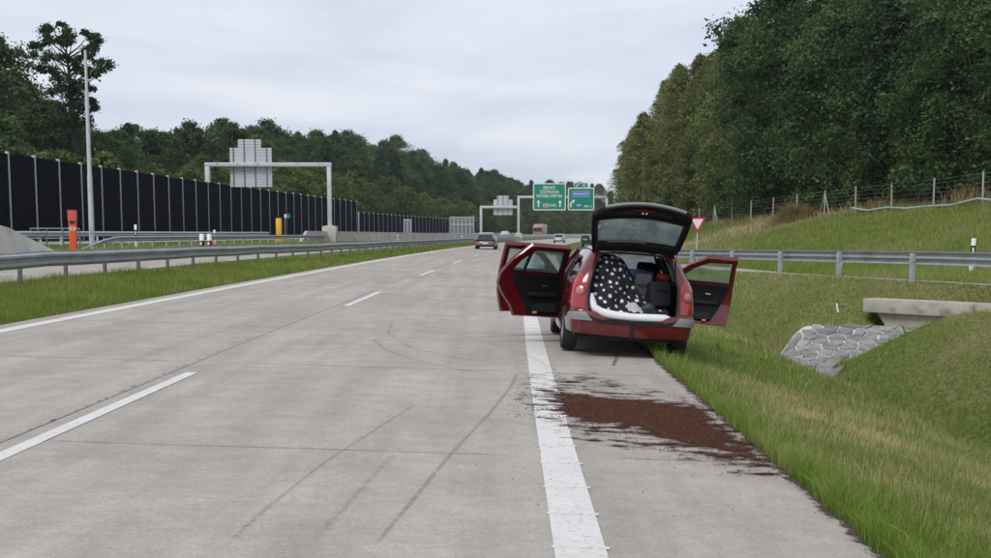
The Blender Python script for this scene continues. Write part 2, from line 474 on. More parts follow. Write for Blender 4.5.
def soil_mat():
    m = bpy.data.materials.new('grassy_soil'); m.use_nodes = True
    n = m.node_tree; b = n.nodes['Principled BSDF']; b.inputs['Roughness'].default_value = 0.95; b.inputs['Specular IOR Level'].default_value = 0.1
    g = n.nodes.new('ShaderNodeNewGeometry')
    a = n.nodes.new('ShaderNodeTexNoise'); a.inputs['Scale'].default_value = 0.35; a.inputs['Detail'].default_value = 8; n.links.new(g.outputs['Position'], a.inputs['Vector'])
    c = n.nodes.new('ShaderNodeTexNoise'); c.inputs['Scale'].default_value = 14; c.inputs['Detail'].default_value = 5; n.links.new(g.outputs['Position'], c.inputs['Vector'])
    r1 = n.nodes.new('ShaderNodeValToRGB'); r1.color_ramp.elements[0].position = 0.35; r1.color_ramp.elements[0].color = (0.095, 0.135, 0.028, 1); r1.color_ramp.elements[1].position = 0.68; r1.color_ramp.elements[1].color = (0.17, 0.155, 0.065, 1)
    n.links.new(a.outputs['Fac'], r1.inputs[0])
    r2 = n.nodes.new('ShaderNodeValToRGB'); r2.color_ramp.elements[0].position = 0.3; r2.color_ramp.elements[0].color = (0.45, 0.45, 0.45, 1); r2.color_ramp.elements[1].position = 0.7; r2.color_ramp.elements[1].color = (1.25, 1.25, 1.2, 1)
    n.links.new(c.outputs['Fac'], r2.inputs[0])
    mx = n.nodes.new('ShaderNodeMixRGB'); mx.blend_type = 'MULTIPLY'; mx.inputs[0].default_value = 1; n.links.new(r1.outputs[0], mx.inputs[1]); n.links.new(r2.outputs[0], mx.inputs[2]); n.links.new(mx.outputs[0], b.inputs['Base Color'])
    bp = n.nodes.new('ShaderNodeBump'); bp.inputs['Strength'].default_value = 0.8; bp.inputs['Distance'].default_value = 0.05; n.links.new(c.outputs['Fac'], bp.inputs['Height']); n.links.new(bp.outputs[0], b.inputs['Normal'])
    return m
M['soil'] = soil_mat()
tag(link_mesh('ground', terr, M['soil']), kind='structure')

# ---------------------------------------------------------------- motorway: concrete slabs with joints
def concrete_mat():
    m = bpy.data.materials.new('road_concrete'); m.use_nodes = True
    n = m.node_tree; b = n.nodes['Principled BSDF']; b.inputs['Roughness'].default_value = 0.85; b.inputs['Specular IOR Level'].default_value = 0.25
    g = n.nodes.new('ShaderNodeNewGeometry')
    def noise(sc, det, vec=None, rough=0.5):
        a = n.nodes.new('ShaderNodeTexNoise'); a.inputs['Scale'].default_value = sc; a.inputs['Detail'].default_value = det; a.inputs['Roughness'].default_value = rough
        n.links.new(vec or g.outputs['Position'], a.inputs['Vector']); return a.outputs['Fac']
    def ramp(f, a, b_, p0, p1):
        r_ = n.nodes.new('ShaderNodeValToRGB'); r_.color_ramp.elements[0].position = p0; r_.color_ramp.elements[1].position = p1
        r_.color_ramp.elements[0].color = (*a, 1); r_.color_ramp.elements[1].color = (*b_, 1); n.links.new(f, r_.inputs[0]); return r_.outputs[0]
    def mul(a, b_):
        x = n.nodes.new('ShaderNodeMixRGB'); x.blend_type = 'MULTIPLY'; x.inputs[0].default_value = 1; n.links.new(a, x.inputs[1]); n.links.new(b_, x.inputs[2]); return x.outputs[0]
    base = ramp(noise(0.55, 6, rough=0.6), (0.345, 0.318, 0.285), (0.41, 0.378, 0.34), 0.32, 0.7)
    mp = n.nodes.new('ShaderNodeMapping'); mp.inputs['Scale'].default_value = (2.6, 0.12, 1); n.links.new(g.outputs['Position'], mp.inputs[0])
    base = mul(base, ramp(noise(1.0, 4, mp.outputs[0]), (0.90, 0.90, 0.90), (1.06, 1.06, 1.06), 0.35, 0.65))      # rubber wear along the wheel paths
    base = mul(base, ramp(noise(38, 5, rough=0.7), (0.82, 0.82, 0.82), (1.10, 1.10, 1.10), 0.3, 0.7))
    base = mul(base, ramp(noise(160, 2), (0.72, 0.72, 0.72), (1.08, 1.08, 1.08), 0.30, 0.52))
    mp2 = n.nodes.new('ShaderNodeMapping'); mp2.inputs['Scale'].default_value = (1.2, 28, 1); n.links.new(g.outputs['Position'], mp2.inputs[0])
    base = mul(base, ramp(noise(3.0, 4, mp2.outputs[0], 0.7), (0.93, 0.93, 0.93), (1.05, 1.05, 1.05), 0.35, 0.65))      # broomed texture across the lane
    base = mul(base, ramp(noise(2.3, 7, rough=0.8), (0.86, 0.85, 0.84), (1.05, 1.05, 1.05), 0.36, 0.62))
    vo = n.nodes.new('ShaderNodeTexNoise'); vo.inputs['Scale'].default_value = 5.5; vo.inputs['Detail'].default_value = 5; vo.inputs['Roughness'].default_value = 0.75; n.links.new(g.outputs['Position'], vo.inputs['Vector'])
    base = mul(base, ramp(vo.outputs['Fac'], (1, 1, 1), (0.55, 0.53, 0.51), 0.70, 0.76))                          # oil spots
    oi = n.nodes.new('ShaderNodeObjectInfo'); mr = n.nodes.new('ShaderNodeMapRange'); mr.inputs[3].default_value = 0.955; mr.inputs[4].default_value = 1.03; n.links.new(oi.outputs['Random'], mr.inputs[0])
    hv = n.nodes.new('ShaderNodeHueSaturation'); n.links.new(base, hv.inputs['Color']); n.links.new(mr.outputs[0], hv.inputs['Value'])
    n.links.new(hv.outputs[0], b.inputs['Base Color'])
    bp = n.nodes.new('ShaderNodeBump'); bp.inputs['Strength'].default_value = 0.35; bp.inputs['Distance'].default_value = 0.004; n.links.new(noise(120, 3), bp.inputs['Height']); n.links.new(bp.outputs[0], b.inputs['Normal'])
    return m
M['road'] = concrete_mat()
M['joint'] = mat('joint_filler', (0.07, 0.06, 0.055), 0.9, 0, 0.2, 6)
def strip(name, t0, t1, d0, d1, dz, m, step=4.0, parent=None, nt_=2, zf=None):
    n = max(2, int((d1 - d0) / step) + 1)
    D, T = np.meshgrid(np.linspace(d0, d1, n), np.linspace(t0, t1, nt_), indexing='ij')
    X = T + bend(D)
    Z = (-FALL * T if zf is None else zf(X, D)) + dz
    a, b = np.meshgrid(np.arange(n - 1), np.arange(nt_ - 1), indexing='ij'); k = (a * nt_ + b).ravel()
    me = arr_mesh(name, np.stack([X.ravel(), D.ravel(), Z.ravel()], 1), np.stack([k, k + 1, k + nt_ + 1, k + nt_], 1))
    return link_mesh(name, me, m, parent)
road = strip('road', TL, TE, -15, 900, -0.035, M['joint'], 6.0)
tag(road, kind='structure')
JL = 5.35
def slab(d0, d1, t0, t1):
    g = 0.008; h = 0.03
    mb = MB()
    mid = (d0 + d1) / 2
    dz = random.uniform(-0.0012, 0.0012)
    ds = (d0 + g, d1 - g); ts = (t0 + g, t1 - g)
    top = []; 
    for d in ds:
        for t in ts:
            top.append(Vector((t + d * d / (2 * RAD), d, -FALL * t + dz)))
    e = 0.004
    lo = [p + Vector((0, 0, -h)) for p in top]
    ins = []
    c = sum(top, Vector()) / 4
    for p in top:
        ins.append(p + Vector((-e if p.x > c.x else e, -e if p.y > c.y else e, 0)))
    edge = [p + Vector((0, 0, -e)) for p in top]
    o = (0, 1, 3, 2)
    vs = [ins[i] for i in o] + [edge[i] for i in o] + [lo[i] for i in o]
    fs = [(0, 1, 2, 3)]
    for r_ in (0, 4):
        for i in range(4):
            fs.append((r_ + i, r_ + 4 + i, r_ + 4 + (i + 1) % 4, r_ + (i + 1) % 4))
    mb.add(vs, fs)
    return mb.build('concrete_slab', M['road'], road)
for k in range(-3, 12):
    a = 8.66 + JL * k
    for t0, t1 in ((TL, -3.72), (-3.72, 0.40), (0.40, TE)):
        slab(a, a + JL, t0, t1)
a = 8.66 + JL * 12
far = strip('far_pavement', TL + 0.006, TE - 0.006, a + 0.006, 895, 0.0, M['road'], 5.0, road, 4)
# opposite carriageways, ramp
tag(strip('opposite_road', -20.4, -12.9, -15, 900, 0.02, M['road'], 5, None, 3, gz), kind='structure')
tag(strip('far_carriageway', -33.0, -25.9, -15, 900, 0.02, M['road'], 5, None, 3, gz), kind='structure')
def ramp_strip(name, o0, o1, d0, d1, dz, m, step=1.5, parent=None):
    n = int((d1 - d0) / step) + 1
    D = np.linspace(d0, d1, n); V = []
    for o_ in (o0, o1):
        X = rail_x(D) + (o_(D) if callable(o_) else o_)
        V.append(np.stack([X, D, gz(rail_x(D) + 3.0, D) + dz], 1))
    V = np.concatenate(V); k = np.arange(n - 1)
    return link_mesh(name, arr_mesh(name, V, np.stack([k, n + k, n + k + 1, k + 1], 1)), m, parent)
rampo = ramp_strip('ramp_road', 0.42, lambda D: np.interp(D, [-15, 40, 62], [0.85, 1.1, 5.5]), -15, 62, 0.02, M['road'])
tag(rampo, kind='structure')

# painted markings
M['paint'] = mat('road_paint', (0.60, 0.59, 0.565), 0.7, 0, 0.06, 3, 0.3, 90, coords='Object', dirt=((0.36, 0.345, 0.32), 26, 0.56, 0.75))
def dash(d0):
    o = strip('lane_dash', -3.565, -3.435, d0, d0 + 6.0, 0.004, M['paint'], 2.0, road); return o
for k in range(-2, 24):
    dash(24.97 + 18 * k)
strip('left_edge_line', -7.525, -7.29, -15, 600, 0.004, M['paint'], 2.5, road)
strip('right_edge_line', 0.255, 0.53, -15, 600, 0.004, M['paint'], 2.5, road)
ribm = None
for k in range(0, 30):
    d = 4.55 + 0.76 * k + random.uniform(-.03, .03)
    if ribm is None:
        mb = MB(); mb.prism([(-0.15, 0.004), (0.16, 0.004), (0.155, 0.010), (-0.145, 0.010)], -0.02, 0.02, lambda u, v, w: (u, w, v - FALL * u))
        rb = mb.build('rib', M['paint'], road); ribm = rb
    else:
        rb = ribm.copy(); COL.objects.link(rb)
    rb.location = (0.3925 + bend(d), d, -FALL * 0.3925)

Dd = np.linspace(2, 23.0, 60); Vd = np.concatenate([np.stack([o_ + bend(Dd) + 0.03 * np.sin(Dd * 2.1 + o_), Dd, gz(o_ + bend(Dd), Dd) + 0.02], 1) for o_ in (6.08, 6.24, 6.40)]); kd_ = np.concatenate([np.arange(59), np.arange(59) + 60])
tag(link_mesh('shaded_ditch_bed', arr_mesh('shaded_ditch_bed', Vd, np.stack([kd_, kd_ + 60, kd_ + 61, kd_ + 1], 1)), mat('ditch_shade', (0.035, 0.032, 0.022), 0.5, 0, 0.35, 6, 0.6, 20)), kind='structure')  # dark strip on the ditch bottom, its shadow line painted into the colour
# ---------------------------------------------------------------- guard rails
def path_resample(pts, st):
    pts = np.array(pts, float)
    seg = np.linalg.norm(np.diff(pts[:, :2], axis=0), axis=1); s = np.concatenate([[0], np.cumsum(seg)])
    n = max(2, int(s[-1] / st) + 1); u = np.linspace(0, s[-1], n)
    return np.stack([np.interp(u, s, pts[:, i]) for i in range(3)], 1), s[-1]
WP = [(0, .0), (.006, .03), (.098, .055), (.105, .08), (.098, .105), (.006, .135), (0, .155), (.006, .175), (.098, .205), (.105, .23), (.098, .255), (.006, .28), (0, .31)]
post_mesh = {}
def guard_rail(name, label, pts, spacing, side, post_side, height=0.75, mpost='galv', mbeam='galv', group=None, post_depth=0.1, post_h=None, ends=None, bk=1.0):
    """pts: ground points; side +1 = corrugation to the left of the direction of travel"""
    Q, L = path_resample(pts, 2.0)
    T = np.gradient(Q[:, :2], axis=0); T /= np.linalg.norm(T, axis=1)[:, None]
    N = np.stack([-T[:, 1], T[:, 0]], 1) * side
    root = empty(name, tuple(Q[0]))
    tag(root, label, 'guard rail', group)
    mb = MB(); o0 = Vector(Q[0])
    front = [[Vector((Q[i, 0] + N[i, 0] * (a + 0.01), Q[i, 1] + N[i, 1] * (a + 0.01), Q[i, 2] + height + (b - 0.31) * bk)) - o0 for a, b in WP] for i in range(len(Q))]
    back = [[Vector((Q[i, 0] + N[i, 0] * (a + 0.002), Q[i, 1] + N[i, 1] * (a + 0.002), Q[i, 2] + height + (b - 0.31) * bk)) - o0 for a, b in WP] for i in range(len(Q))]
    if ends:
        for rowset in (front, back):
            for i in range(len(Q)):
                dd = i * L / (len(Q) - 1)
                k = min(1.0, max(0.02, dd / ends))
                for j, p in enumerate(rowset[i]):
                    p.z = (p.z + o0.z - Q[i, 2]) * k + Q[i, 2] - o0.z + (1 - k) * 0.02
    mb.grid(front); mb.grid(back)
    mb.build('beam', M[mbeam], root, smooth=True, fix=False, ang=40)
    ph = post_h or height - 0.05
    key = (name, mpost)
    U = np.arange(spacing * (0.5 if not ends else 1.6), L, spacing)
    su = np.linspace(0, L, len(Q))
    for i, u in enumerate(U):
        p = [np.interp(u, su, Q[:, j]) for j in range(3)]; nn = [np.interp(u, su, N[:, j]) for j in range(2)]
        k = 1.0
        if ends: k = min(1.0, u / ends)
        if i == 0 or key not in post_mesh:
            m_ = MB(); m_.box((0, 0, (ph - 0.6) / 2), (post_depth, 0.06, ph + 0.6)); m_.box((post_depth / 2 + 0.012, 0, ph - 0.16), (0.02, 0.08, 0.12))
            o = m_.build('post', M[mpost], root, bevel=0.008); post_mesh[key] = o
        else:
            o = post_mesh[key].copy(); COL.objects.link(o); o.parent = root
        off = -0.07 if post_side > 0 else -0.075
        o.location = (p[0] + nn[0] * off - o0.x, p[1] + nn[1] * off - o0.y, p[2] - o0.z - (1 - k) * ph * 0.85)
        o.rotation_euler = (0, 0, math.atan2(nn[1], nn[0]))
    return root
def tpath(ctrl, n=60):
    d = np.linspace(ctrl[0][0], ctrl[-1][0], n); t = np.interp(d, [c[0] for c in ctrl], [c[1] for c in ctrl])
    X = t + bend(d); return np.stack([X, d, gz(X, d)], 1)
guard_rail('guard_rail', 'long grey double wave guard rail along the grass strip left of the road', tpath([(14, -12.3), (29, -11.9), (45, -11.3), (60, -10.2), (100, -9.2), (150, -8.9), (330, -8.9)], 160), 2.67, -1, 1, 0.80, mpost='galv_dark', bk=1.28)
guard_rail('guard_rail', 'grey guard rail with ramped-down end beside the orange post', tpath([(61, -23.0), (75, -23.0), (100, -22.9), (126, -22.9)], 40), 2.67, -1, 1, 0.78, ends=5.0)
guard_rail('guard_rail', 'far pale double guard rail in front of the tall noise wall', tpath([(45, -25.3), (112, -25.3)], 40), 2.67, -1, 1, 0.8, mpost='galv_light', mbeam='galv_light')
guard_rail('guard_rail', 'distant pale guard rail beyond the sloping barrier end', tpath([(200, -24.8), (340, -24.8)], 40), 4.0, -1, 1, 0.8, mbeam='galv_light')
Yr = np.linspace(16.75, 60.75, 60); Xr_ = rail_x(Yr) + 0.2
guard_rail('guard_rail', 'grey guard rail with stout posts above the culvert on the right', np.stack([Xr_, Yr, gz(Xr_ + 2, Yr) + 0.02], 1)[::-1], 4.0, 1, -1, 0.80, post_depth=0.14, bk=1.1)

# ---------------------------------------------------------------- concrete barriers
def barrier(name, label, ctrl, h, slope_start=0.0, slope_end=0.0, w0=0.62, w1=0.28):
    Q, L = path_resample(tpath(ctrl, 40), 1.0)
    T = np.gradient(Q[:, :2], axis=0); T /= np.linalg.norm(T, axis=1)[:, None]
    N = np.stack([T[:, 1], -T[:, 0]], 1)
    o0 = Vector(Q[0]); rows = []
    for i in range(len(Q)):
        u = i * L / (len(Q) - 1); k = 1.0
        if slope_start: k = min(k, 0.12 + 0.88 * u / slope_start)
        if slope_end: k = min(k, 0.12 + 0.88 * (L - u) / slope_end)
        row = []
        for a, z in ((w0 / 2, -0.1), (w0 / 2, 0.10), (w0 / 2 - 0.07, 0.28), (w1 / 2 + (w0 - w1) * 0.15 * (1 - k), 1.0), (-w1 / 2 - (w0 - w1) * 0.15 * (1 - k), 1.0), (-w0 / 2 + 0.07, 0.28), (-w0 / 2, 0.10), (-w0 / 2, -0.1)):
            zz = z if z < 0 else (z * h * k if z > 0.5 else z * min(1, k * 1.6))
            row.append(Vector((Q[i, 0] + N[i, 0] * a, Q[i, 1] + N[i, 1] * a, Q[i, 2] + zz)) - o0)
        rows.append(row)
    mb = MB(); mb.grid(rows)
    mb.add(rows[0], [tuple(range(8))]); mb.add(rows[-1], [tuple(range(8))])
    o = mb.build(name, M['concrete_b'], None, smooth=True, ang=20)
    o.location = o0
    return tag(o, label, 'barrier')
barrier('concrete_barrier', 'pale concrete barrier end sloping down at the left picture edge', [(24, -20.2), (53.5, -21.3)], 1.35, 0, 5.6, 1.3, 0.5)
barrier('concrete_barrier', 'long pale concrete barrier around the gantry foot with sloping far end', [(118, -23.6), (130, -22.9), (160, -17.6), (192, -14.4), (206, -13.7)], 1.15, 2.0, 10.0)
barrier('concrete_barrier', 'distant concrete barrier below the green sign gantry', [(195, -10.6), (230, -10.4), (560, -10.4)], 1.05)

# ---------------------------------------------------------------- noise walls
def noise_wall(label, d0, n, hs, t0=-34.0, sp=4.0, base=-0.4, hp=None):
    p0 = P(d0, t0); root = empty('noise_wall', p0); tag(root, label, 'noise wall')
    d = d0
    pm = None; ppm = None
    ang = None
    pts = []
    for k in range(n + 1):
        pts.append(P(d, t0)); th = math.atan(d / RAD); d += sp * math.cos(th)
    for k in range(n + 1):
        h = hs
        if pm is None:
            mb = MB(); mb.box((0, 0, (h + 0.12) / 2 + base / 2), (0.22, 0.20, h + 0.12 - base)); pm = mb.build('post', M['wallpost'], root, bevel=0.01); o = pm
        else:
            o = pm.copy(); COL.objects.link(o)
        o.parent = root; o.location = pts[k] - p0
        if k < n:
            a, b = pts[k], pts[k + 1]; v = b - a
            if ppm is None:
                mb = MB(); mb.box((-0.02, 0, (h + base) / 2), (0.06, sp - 0.16, h - base - 0.02))
                # absorber panels laid one on another, with a shallow step between the boards and upright ribs
                nb = 6
                for r_ in range(nb):
                    z0 = base + (h - base) * r_ / nb; z1 = base + (h - base) * (r_ + 1) / nb - 0.02
                    mb.box((0.0, 0, (z0 + z1) / 2), (0.12, sp - 0.2, z1 - z0))
                    if r_ >= 1:
                        for c in range(16):
                            y = -sp / 2 + 0.2 + (sp - 0.4) * c / 15
                            mb.box((0.075, y, (z0 + z1) / 2), (0.03, 0.14, z1 - z0 - 0.04))
                ppm = mb.build('panel', M['panel'], root); o = ppm
            else:
                o = ppm.copy(); COL.objects.link(o); o.parent = root
            o.location = (a + b) / 2 - p0; o.rotation_euler = (0, 0, math.atan2(v.y, v.x) - math.pi / 2)
    return root
noise_wall('tall black noise wall with pale steel posts on the left', 58, 35, 5.75)
noise_wall('lower continuation of the black noise wall far down the road', 199.5, 33, 4.0)
def clear_screen(label, x0, x1, y0, y1, d, cols, cross):
    a = pix(x0, y1, d); b = pix(x1, y1, d); h = (y1 - y0) * d / F
    root = empty('screen_panel', a); tag(root, label, 'screen')
    w = (b - a).length
    mb = MB(); mb.box((w / 2, 0, h / 2), (w, 0.06, h)); mb.build('pane', glass_mat('grey_pane', (0.55, 0.58, 0.62), 0.25, 0.2), root)
    for k in range(cols + 1):
        mb = MB(); mb.box((w * k / cols, 0, h / 2), (0.12, 0.12, h + 0.05)); mb.build('mullion', M['galv_light'], root)
    for z in cross:
        mb = MB(); mb.box((w / 2, -0.07, h * z), (w, 0.06, 0.16)); mb.build('crossbar', M['galv_light'], root)
    mb = MB(); mb.box((w / 2, 0, -0.55), (w, 0.3, 1.1)); mb.build('plinth', M['concrete_b'], root)
    return root
clear_screen('wide pale glazed screen in front of the far noise wall', 450, 474, 217, 233.5, 262, 6, (0.55, 0.98))
clear_screen('narrow pale screen panel beside the sloping barrier end', 404, 411, 219.5, 234, 205, 2, (0.98,))

# ---------------------------------------------------------------- lettering
def text_mesh(name, s, size, m, parent, loc, align='CENTER', width=None):
    cu = bpy.data.curves.new(name, 'FONT'); cu.body = s; cu.size = size; cu.align_x = align; cu.align_y = 'CENTER'; cu.extrude = 0.004; cu.offset = size * 0.012
    o = bpy.data.objects.new(name, cu); COL.objects.link(o)
    dg = bpy.context.evaluated_depsgraph_get(); dg.update()
    me = bpy.data.meshes.new_from_object(o.evaluated_get(dg))
    bpy.data.objects.remove(o)
    me.materials.clear()
    r = link_mesh(name, me, m, parent)
    if width:
        xs = [v.co.x for v in me.vertices]; w = max(xs) - min(xs); k = width / w
        for v in me.vertices: v.co.x *= k
    r.location = loc; r.rotation_euler = (math.pi / 2, 0, 0)
    return r

# ---------------------------------------------------------------- sign gantries
def column(root, p0, x, y, z0, z1, w, m, base=True):
    mb = MB(); mb.box((x, y, (z0 + z1) / 2), (w, w, z1 - z0)); o = mb.build('column', M[m], root, bevel=0.02)
    if base:
        b = MB(); b.box((x, y, z0 + 0.03), (w * 2.2, w * 2.2, 0.06)); b.build('base_plate', M[m], o)
    return o
def sign_back(root, x0, x1, z0, z1, y, step, ribs, z2, zc=None):
    """back of a sign: lamellas of aluminium on upright posts, with a raised middle part"""
    o = empty('sign_board', (0, 0, 0)); o.parent = root
    n = int(round((z1 - z0) / 0.27)); h = (z1 - z0) / n
    for k in range(n):
        mb = MB(); mb.box(((x0 + x1) / 2, y, z0 + (k + 0.5) * h), (x1 - x0, 0.05, h - 0.018)); mb.build('lamella', M['alu'], o, bevel=0.008)
    n2 = int(round((z2 - z1) / 0.27)); h2 = (z2 - z1) / n2
    for k in range(n2):
        mb = MB(); mb.box(((step[0] + step[1]) / 2, y, z1 + (k + 0.5) * h2), (step[1] - step[0], 0.05, h2 - 0.018)); mb.build('lamella', M['alu'], o, bevel=0.008)
    for r_ in ribs:
        top = z2 if step[0] < r_ < step[1] else z1
        mb = MB(); mb.box((r_, y - 0.07, (z0 + top) / 2), (0.1, 0.09, top - z0)); mb.build('stiffener', M['bluegrey'], o)
    return o
d = 128.0
pr = pix(330, 230, d); pl = pix(209, 230, d)
root = empty('sign_gantry', (pr.x, d, 0)); tag(root, 'grey portal gantry carrying a blank stepped sign back above the noise wall', 'gantry')
zb = pix(330, 164.5, d).z; gx = pl.x - pr.x
gb = gz(pr.x, d)
mb = MB(); mb.box((0, 0, gb + 0.75), (1.5, 1.5, 1.9)); mb.build('pedestal', M['concrete_b'], root, bevel=0.04)
column(root, None, 0, 0, gb + 1.7, zb - 0.21, 0.43, 'galv_light')
column(root, None, gx, 0, gz(pr.x + gx, d), zb - 0.21, 0.48, 'galv_light')
mb = MB(); mb.box((gx / 2, 0, zb), (-gx + 0.52, 0.46, 0.42)); mb.build('beam', M['galv_light'], root, bevel=0.03)
for k in range(6):
    x = gx * (k + 0.5) / 6; mb = MB(); mb.box((x, 0, zb), (0.07, 0.52, 0.48)); mb.build('flange', M['galv'], root)
sx = [pix(v, 160, d).x - pr.x for v in (229, 271, 237.5, 260.5)]
sign_back(root, sx[0], sx[1], pix(250, 187, d).z, pix(250, 147.5, d).z, 0.42, (sx[2], sx[3]), [pix(v, 160, d).x - pr.x for v in (232.5, 243.5, 254.5, 266)], pix(250, 139, d).z)
# far gantry seen from behind
d = 250.0
p = pix(481, 220, d); root = empty('sign_gantry', (p.x, d, 0)); tag(root, 'distant grey gantry arm with a small blank sign back', 'gantry')
zb = pix(481, 207, d).z; x1 = pix(516, 207, d).x - p.x
column(root, None, 0, 0, gz(p.x, d) - 0.1, zb - 0.25, 0.5, 'galv_light')
mb = MB(); mb.box((x1 / 2, 0, zb), (x1 + 0.5, 0.5, 0.5)); mb.build('beam', M['galv_light'], root, bevel=0.03)
sx = [pix(v, 205, d).x - p.x for v in (493.5, 512.5, 497, 509)]
sign_back(root, sx[0], sx[1], pix(503, 215, d).z, pix(503, 199.5, d).z, 0.45, (sx[2], sx[3]), [pix(v, 205, d).x - p.x for v in (497.8, 503, 508)], pix(503, 195.5, d).z)
# gantry with the green signs
d = 220.0
pl = pix(518.5, 230, d); pr = pix(606.5, 230, d)
root = empty('sign_gantry', (pl.x, d, 0)); tag(root, 'grey portal gantry with two green direction signs across the road', 'gantry')
zb = pix(518, 197, d).z; gx = pr.x - pl.x
gb = gz(pl.x, d)
mb = MB(); mb.box((0, 0, gb + 0.6), (1.3, 1.6, 1.5)); mb.build('pedestal', M['concrete_b'], root, bevel=0.04)
column(root, None, 0, 0, gb + 1.35, zb - 0.2, 0.42, 'galv_light'); column(root, None, gx, 0, gz(pr.x, d) - 0.1, zb - 0.2, 0.42, 'galv_light')
mb = MB(); mb.box((gx / 2, 0, zb), (gx + 0.46, 0.42, 0.40)); mb.build('beam', M['galv_light'], root, bevel=0.03)
def rrect(x0, z0, x1, z1, r, n=4):
    pts = []
    for cx, cz, a0 in ((x1 - r, z1 - r, 0), (x0 + r, z1 - r, 90), (x0 + r, z0 + r, 180), (x1 - r, z0 + r, 270)):
        for k in range(n + 1):
            q = R(a0 + 90 * k / n); pts.append((cx + r * math.cos(q), cz + r * math.sin(q)))
    return pts
def plate(name, x0, z0, x1, z1, y, th, m, parent, r=0.12):
    mb = MB(); mb.prism(rrect(x0, z0, x1, z1, r), y, y + th, lambda u, v, w: (u, w, v)); return mb.build(name, M[m], parent)
def arrow(parent, x, z, h, w, turn=0):
    if not turn:
        poly = [(-w * .17, -h / 2), (w * .17, -h / 2), (w * .17, h * .08), (w * .5, h * .08), (0, h / 2), (-w * .5, h * .08), (-w * .17, h * .08)]
    else:
        poly = [(-w * .45, -h / 2), (-w * .15, -h / 2), (-w * .15, -h * .05), (w * .12, h * .18), (w * .28, h * .02), (w * .5, h * .5), (-w * .12, h * .42), (0, h * .28), (-w * .45, h * .05)]
    mb = MB(); mb.prism([(x + a, z + b) for a, b in poly], -0.34, -0.335, lambda u, v, w_: (u, w_, v)); return mb.build('arrow', M['signwhite'], parent)
Z = lambda py: pix(550, py, d).z
XX = lambda px_: pix(px_, 200, d).x - pl.x
def board(x0, x1, y0, y1):
    o = plate('sign_board', XX(x0), Z(y1), XX(x1), Z(y0), -0.30, 0.06, 'signwhite', root, 0.3)
    plate('sign_face', XX(x0) + 0.19, Z(y1) + 0.19, XX(x1) - 0.19, Z(y0) - 0.19, -0.312, 0.012, 'signgreen', o, 0.18)
    return o
b1 = board(533.0, 565.8, 183.2, 210.3)
cx = (XX(533) + XX(565.8)) / 2
text_mesh('lettering', 'BRNO', 0.80, M['signwhite'], b1, (cx - 0.05, -0.317, Z(187.8)))
text_mesh('lettering', 'OSTRAVA', 0.80, M['signwhite'], b1, (cx, -0.317, Z(192.0)))
text_mesh('lettering', 'FRÝDEK-MÍSTEK', 0.80, M['signwhite'], b1, (cx, -0.317, Z(196.2)), width=4.75)
arrow(b1, XX(538.5), Z(203.4), 1.30, 0.72); arrow(b1, XX(560), Z(203.4), 1.30, 0.72)
plate('route_shield', XX(543), Z(207.2), XX(548.6), Z(203.5), -0.33, 0.01, 'signwhite', b1, 0.15)
plate('route_shield', XX(543.4), Z(206.8), XX(548.2), Z(203.9), -0.338, 0.006, 'signred', b1, 0.12)
text_mesh('lettering', 'D48', 0.45, M['signwhite'], b1, (XX(545.8), -0.344, Z(205.3)))
text_mesh('lettering', 'E462', 0.62, M['signwhite'], b1, (XX(553), -0.317, Z(205.3)))
b2 = board(567.8, 594.2, 187.6, 210.3)
plate('name_panel', XX(572.5), Z(196.9), XX(589.4), Z(191.2), -0.332, 0.018, 'signwhite', b2, 0.1)
plate('name_panel', XX(572.8), Z(196.6), XX(589.1), Z(191.5), -0.337, 0.004, 'signblue', b2, 0.1)
text_mesh('lettering', 'HUKVALDY', 0.70, M['signwhite'], b2, (XX(581), -0.342, Z(194.1)), width=2.75)
arrow(b2, XX(572.3), Z(203.4), 1.35, 0.95, 1)
plate('route_shield', XX(575.3), Z(207), XX(581.9), Z(203.4), -0.33, 0.01, 'signblue', b2, 0.1)
text_mesh('lettering', '648', 0.55, M['signwhite'], b2, (XX(578.6), -0.336, Z(205.3)))
text_mesh('lettering', '800 m', 0.55, M['signwhite'], b2, (XX(587.8), -0.317, Z(206.3)))
tb = plate('exit_tab', XX(573.8), Z(187.7), XX(588), Z(182.7), -0.28, 0.05, 'signwhite', root, 0.25)
plate('exit_tab_face', XX(574.4), Z(187.4), XX(587.4), Z(183.2), -0.292, 0.012, 'signgreen', tb, 0.15)
arrow(tb, XX(577.6), Z(185.3), 0.62, 0.6, 1)
text_mesh('lettering', '40', 0.62, M['signwhite'], tb, (XX(583.6), -0.297, Z(185.3)))

# ---------------------------------------------------------------- small roadside things, left
d = 65.0
p = pix(92, 240, d); bz = gz(p.x, d)
root = empty('light_mast', (p.x, d, bz)); tag(root, 'tall tapering grey steel mast rising in front of the noise wall', 'mast')
hh = pix(80, 50, d).z - bz
mb = MB(); mb.tube([(0, 0, 0), (0, 0, hh * 0.38)], [0.155, 0.135], 12); mb.build('lower_shaft', M['galv_light'], root, smooth=True)
mb = MB(); mb.tube([(0, 0, hh * 0.38), (0, 0, hh * 0.80)], [0.115, 0.10], 12); mb.build('middle_shaft', M['galv_light'], root, smooth=True)
mb = MB(); mb.tube([(0, 0, hh * 0.80), (0, 0, hh)], [0.08, 0.07], 12); mb.build('top_shaft', M['galv_light'], root, smooth=True)
mb = MB(); mb.box((0, -0.145, 1.0), (0.12, 0.03, 0.4)); mb.build('service_hatch', M['galv'], root)
mb = MB(); mb.box((0, 0, 0.02), (0.5, 0.5, 0.05)); mb.build('base_plate', M['galv'], root)
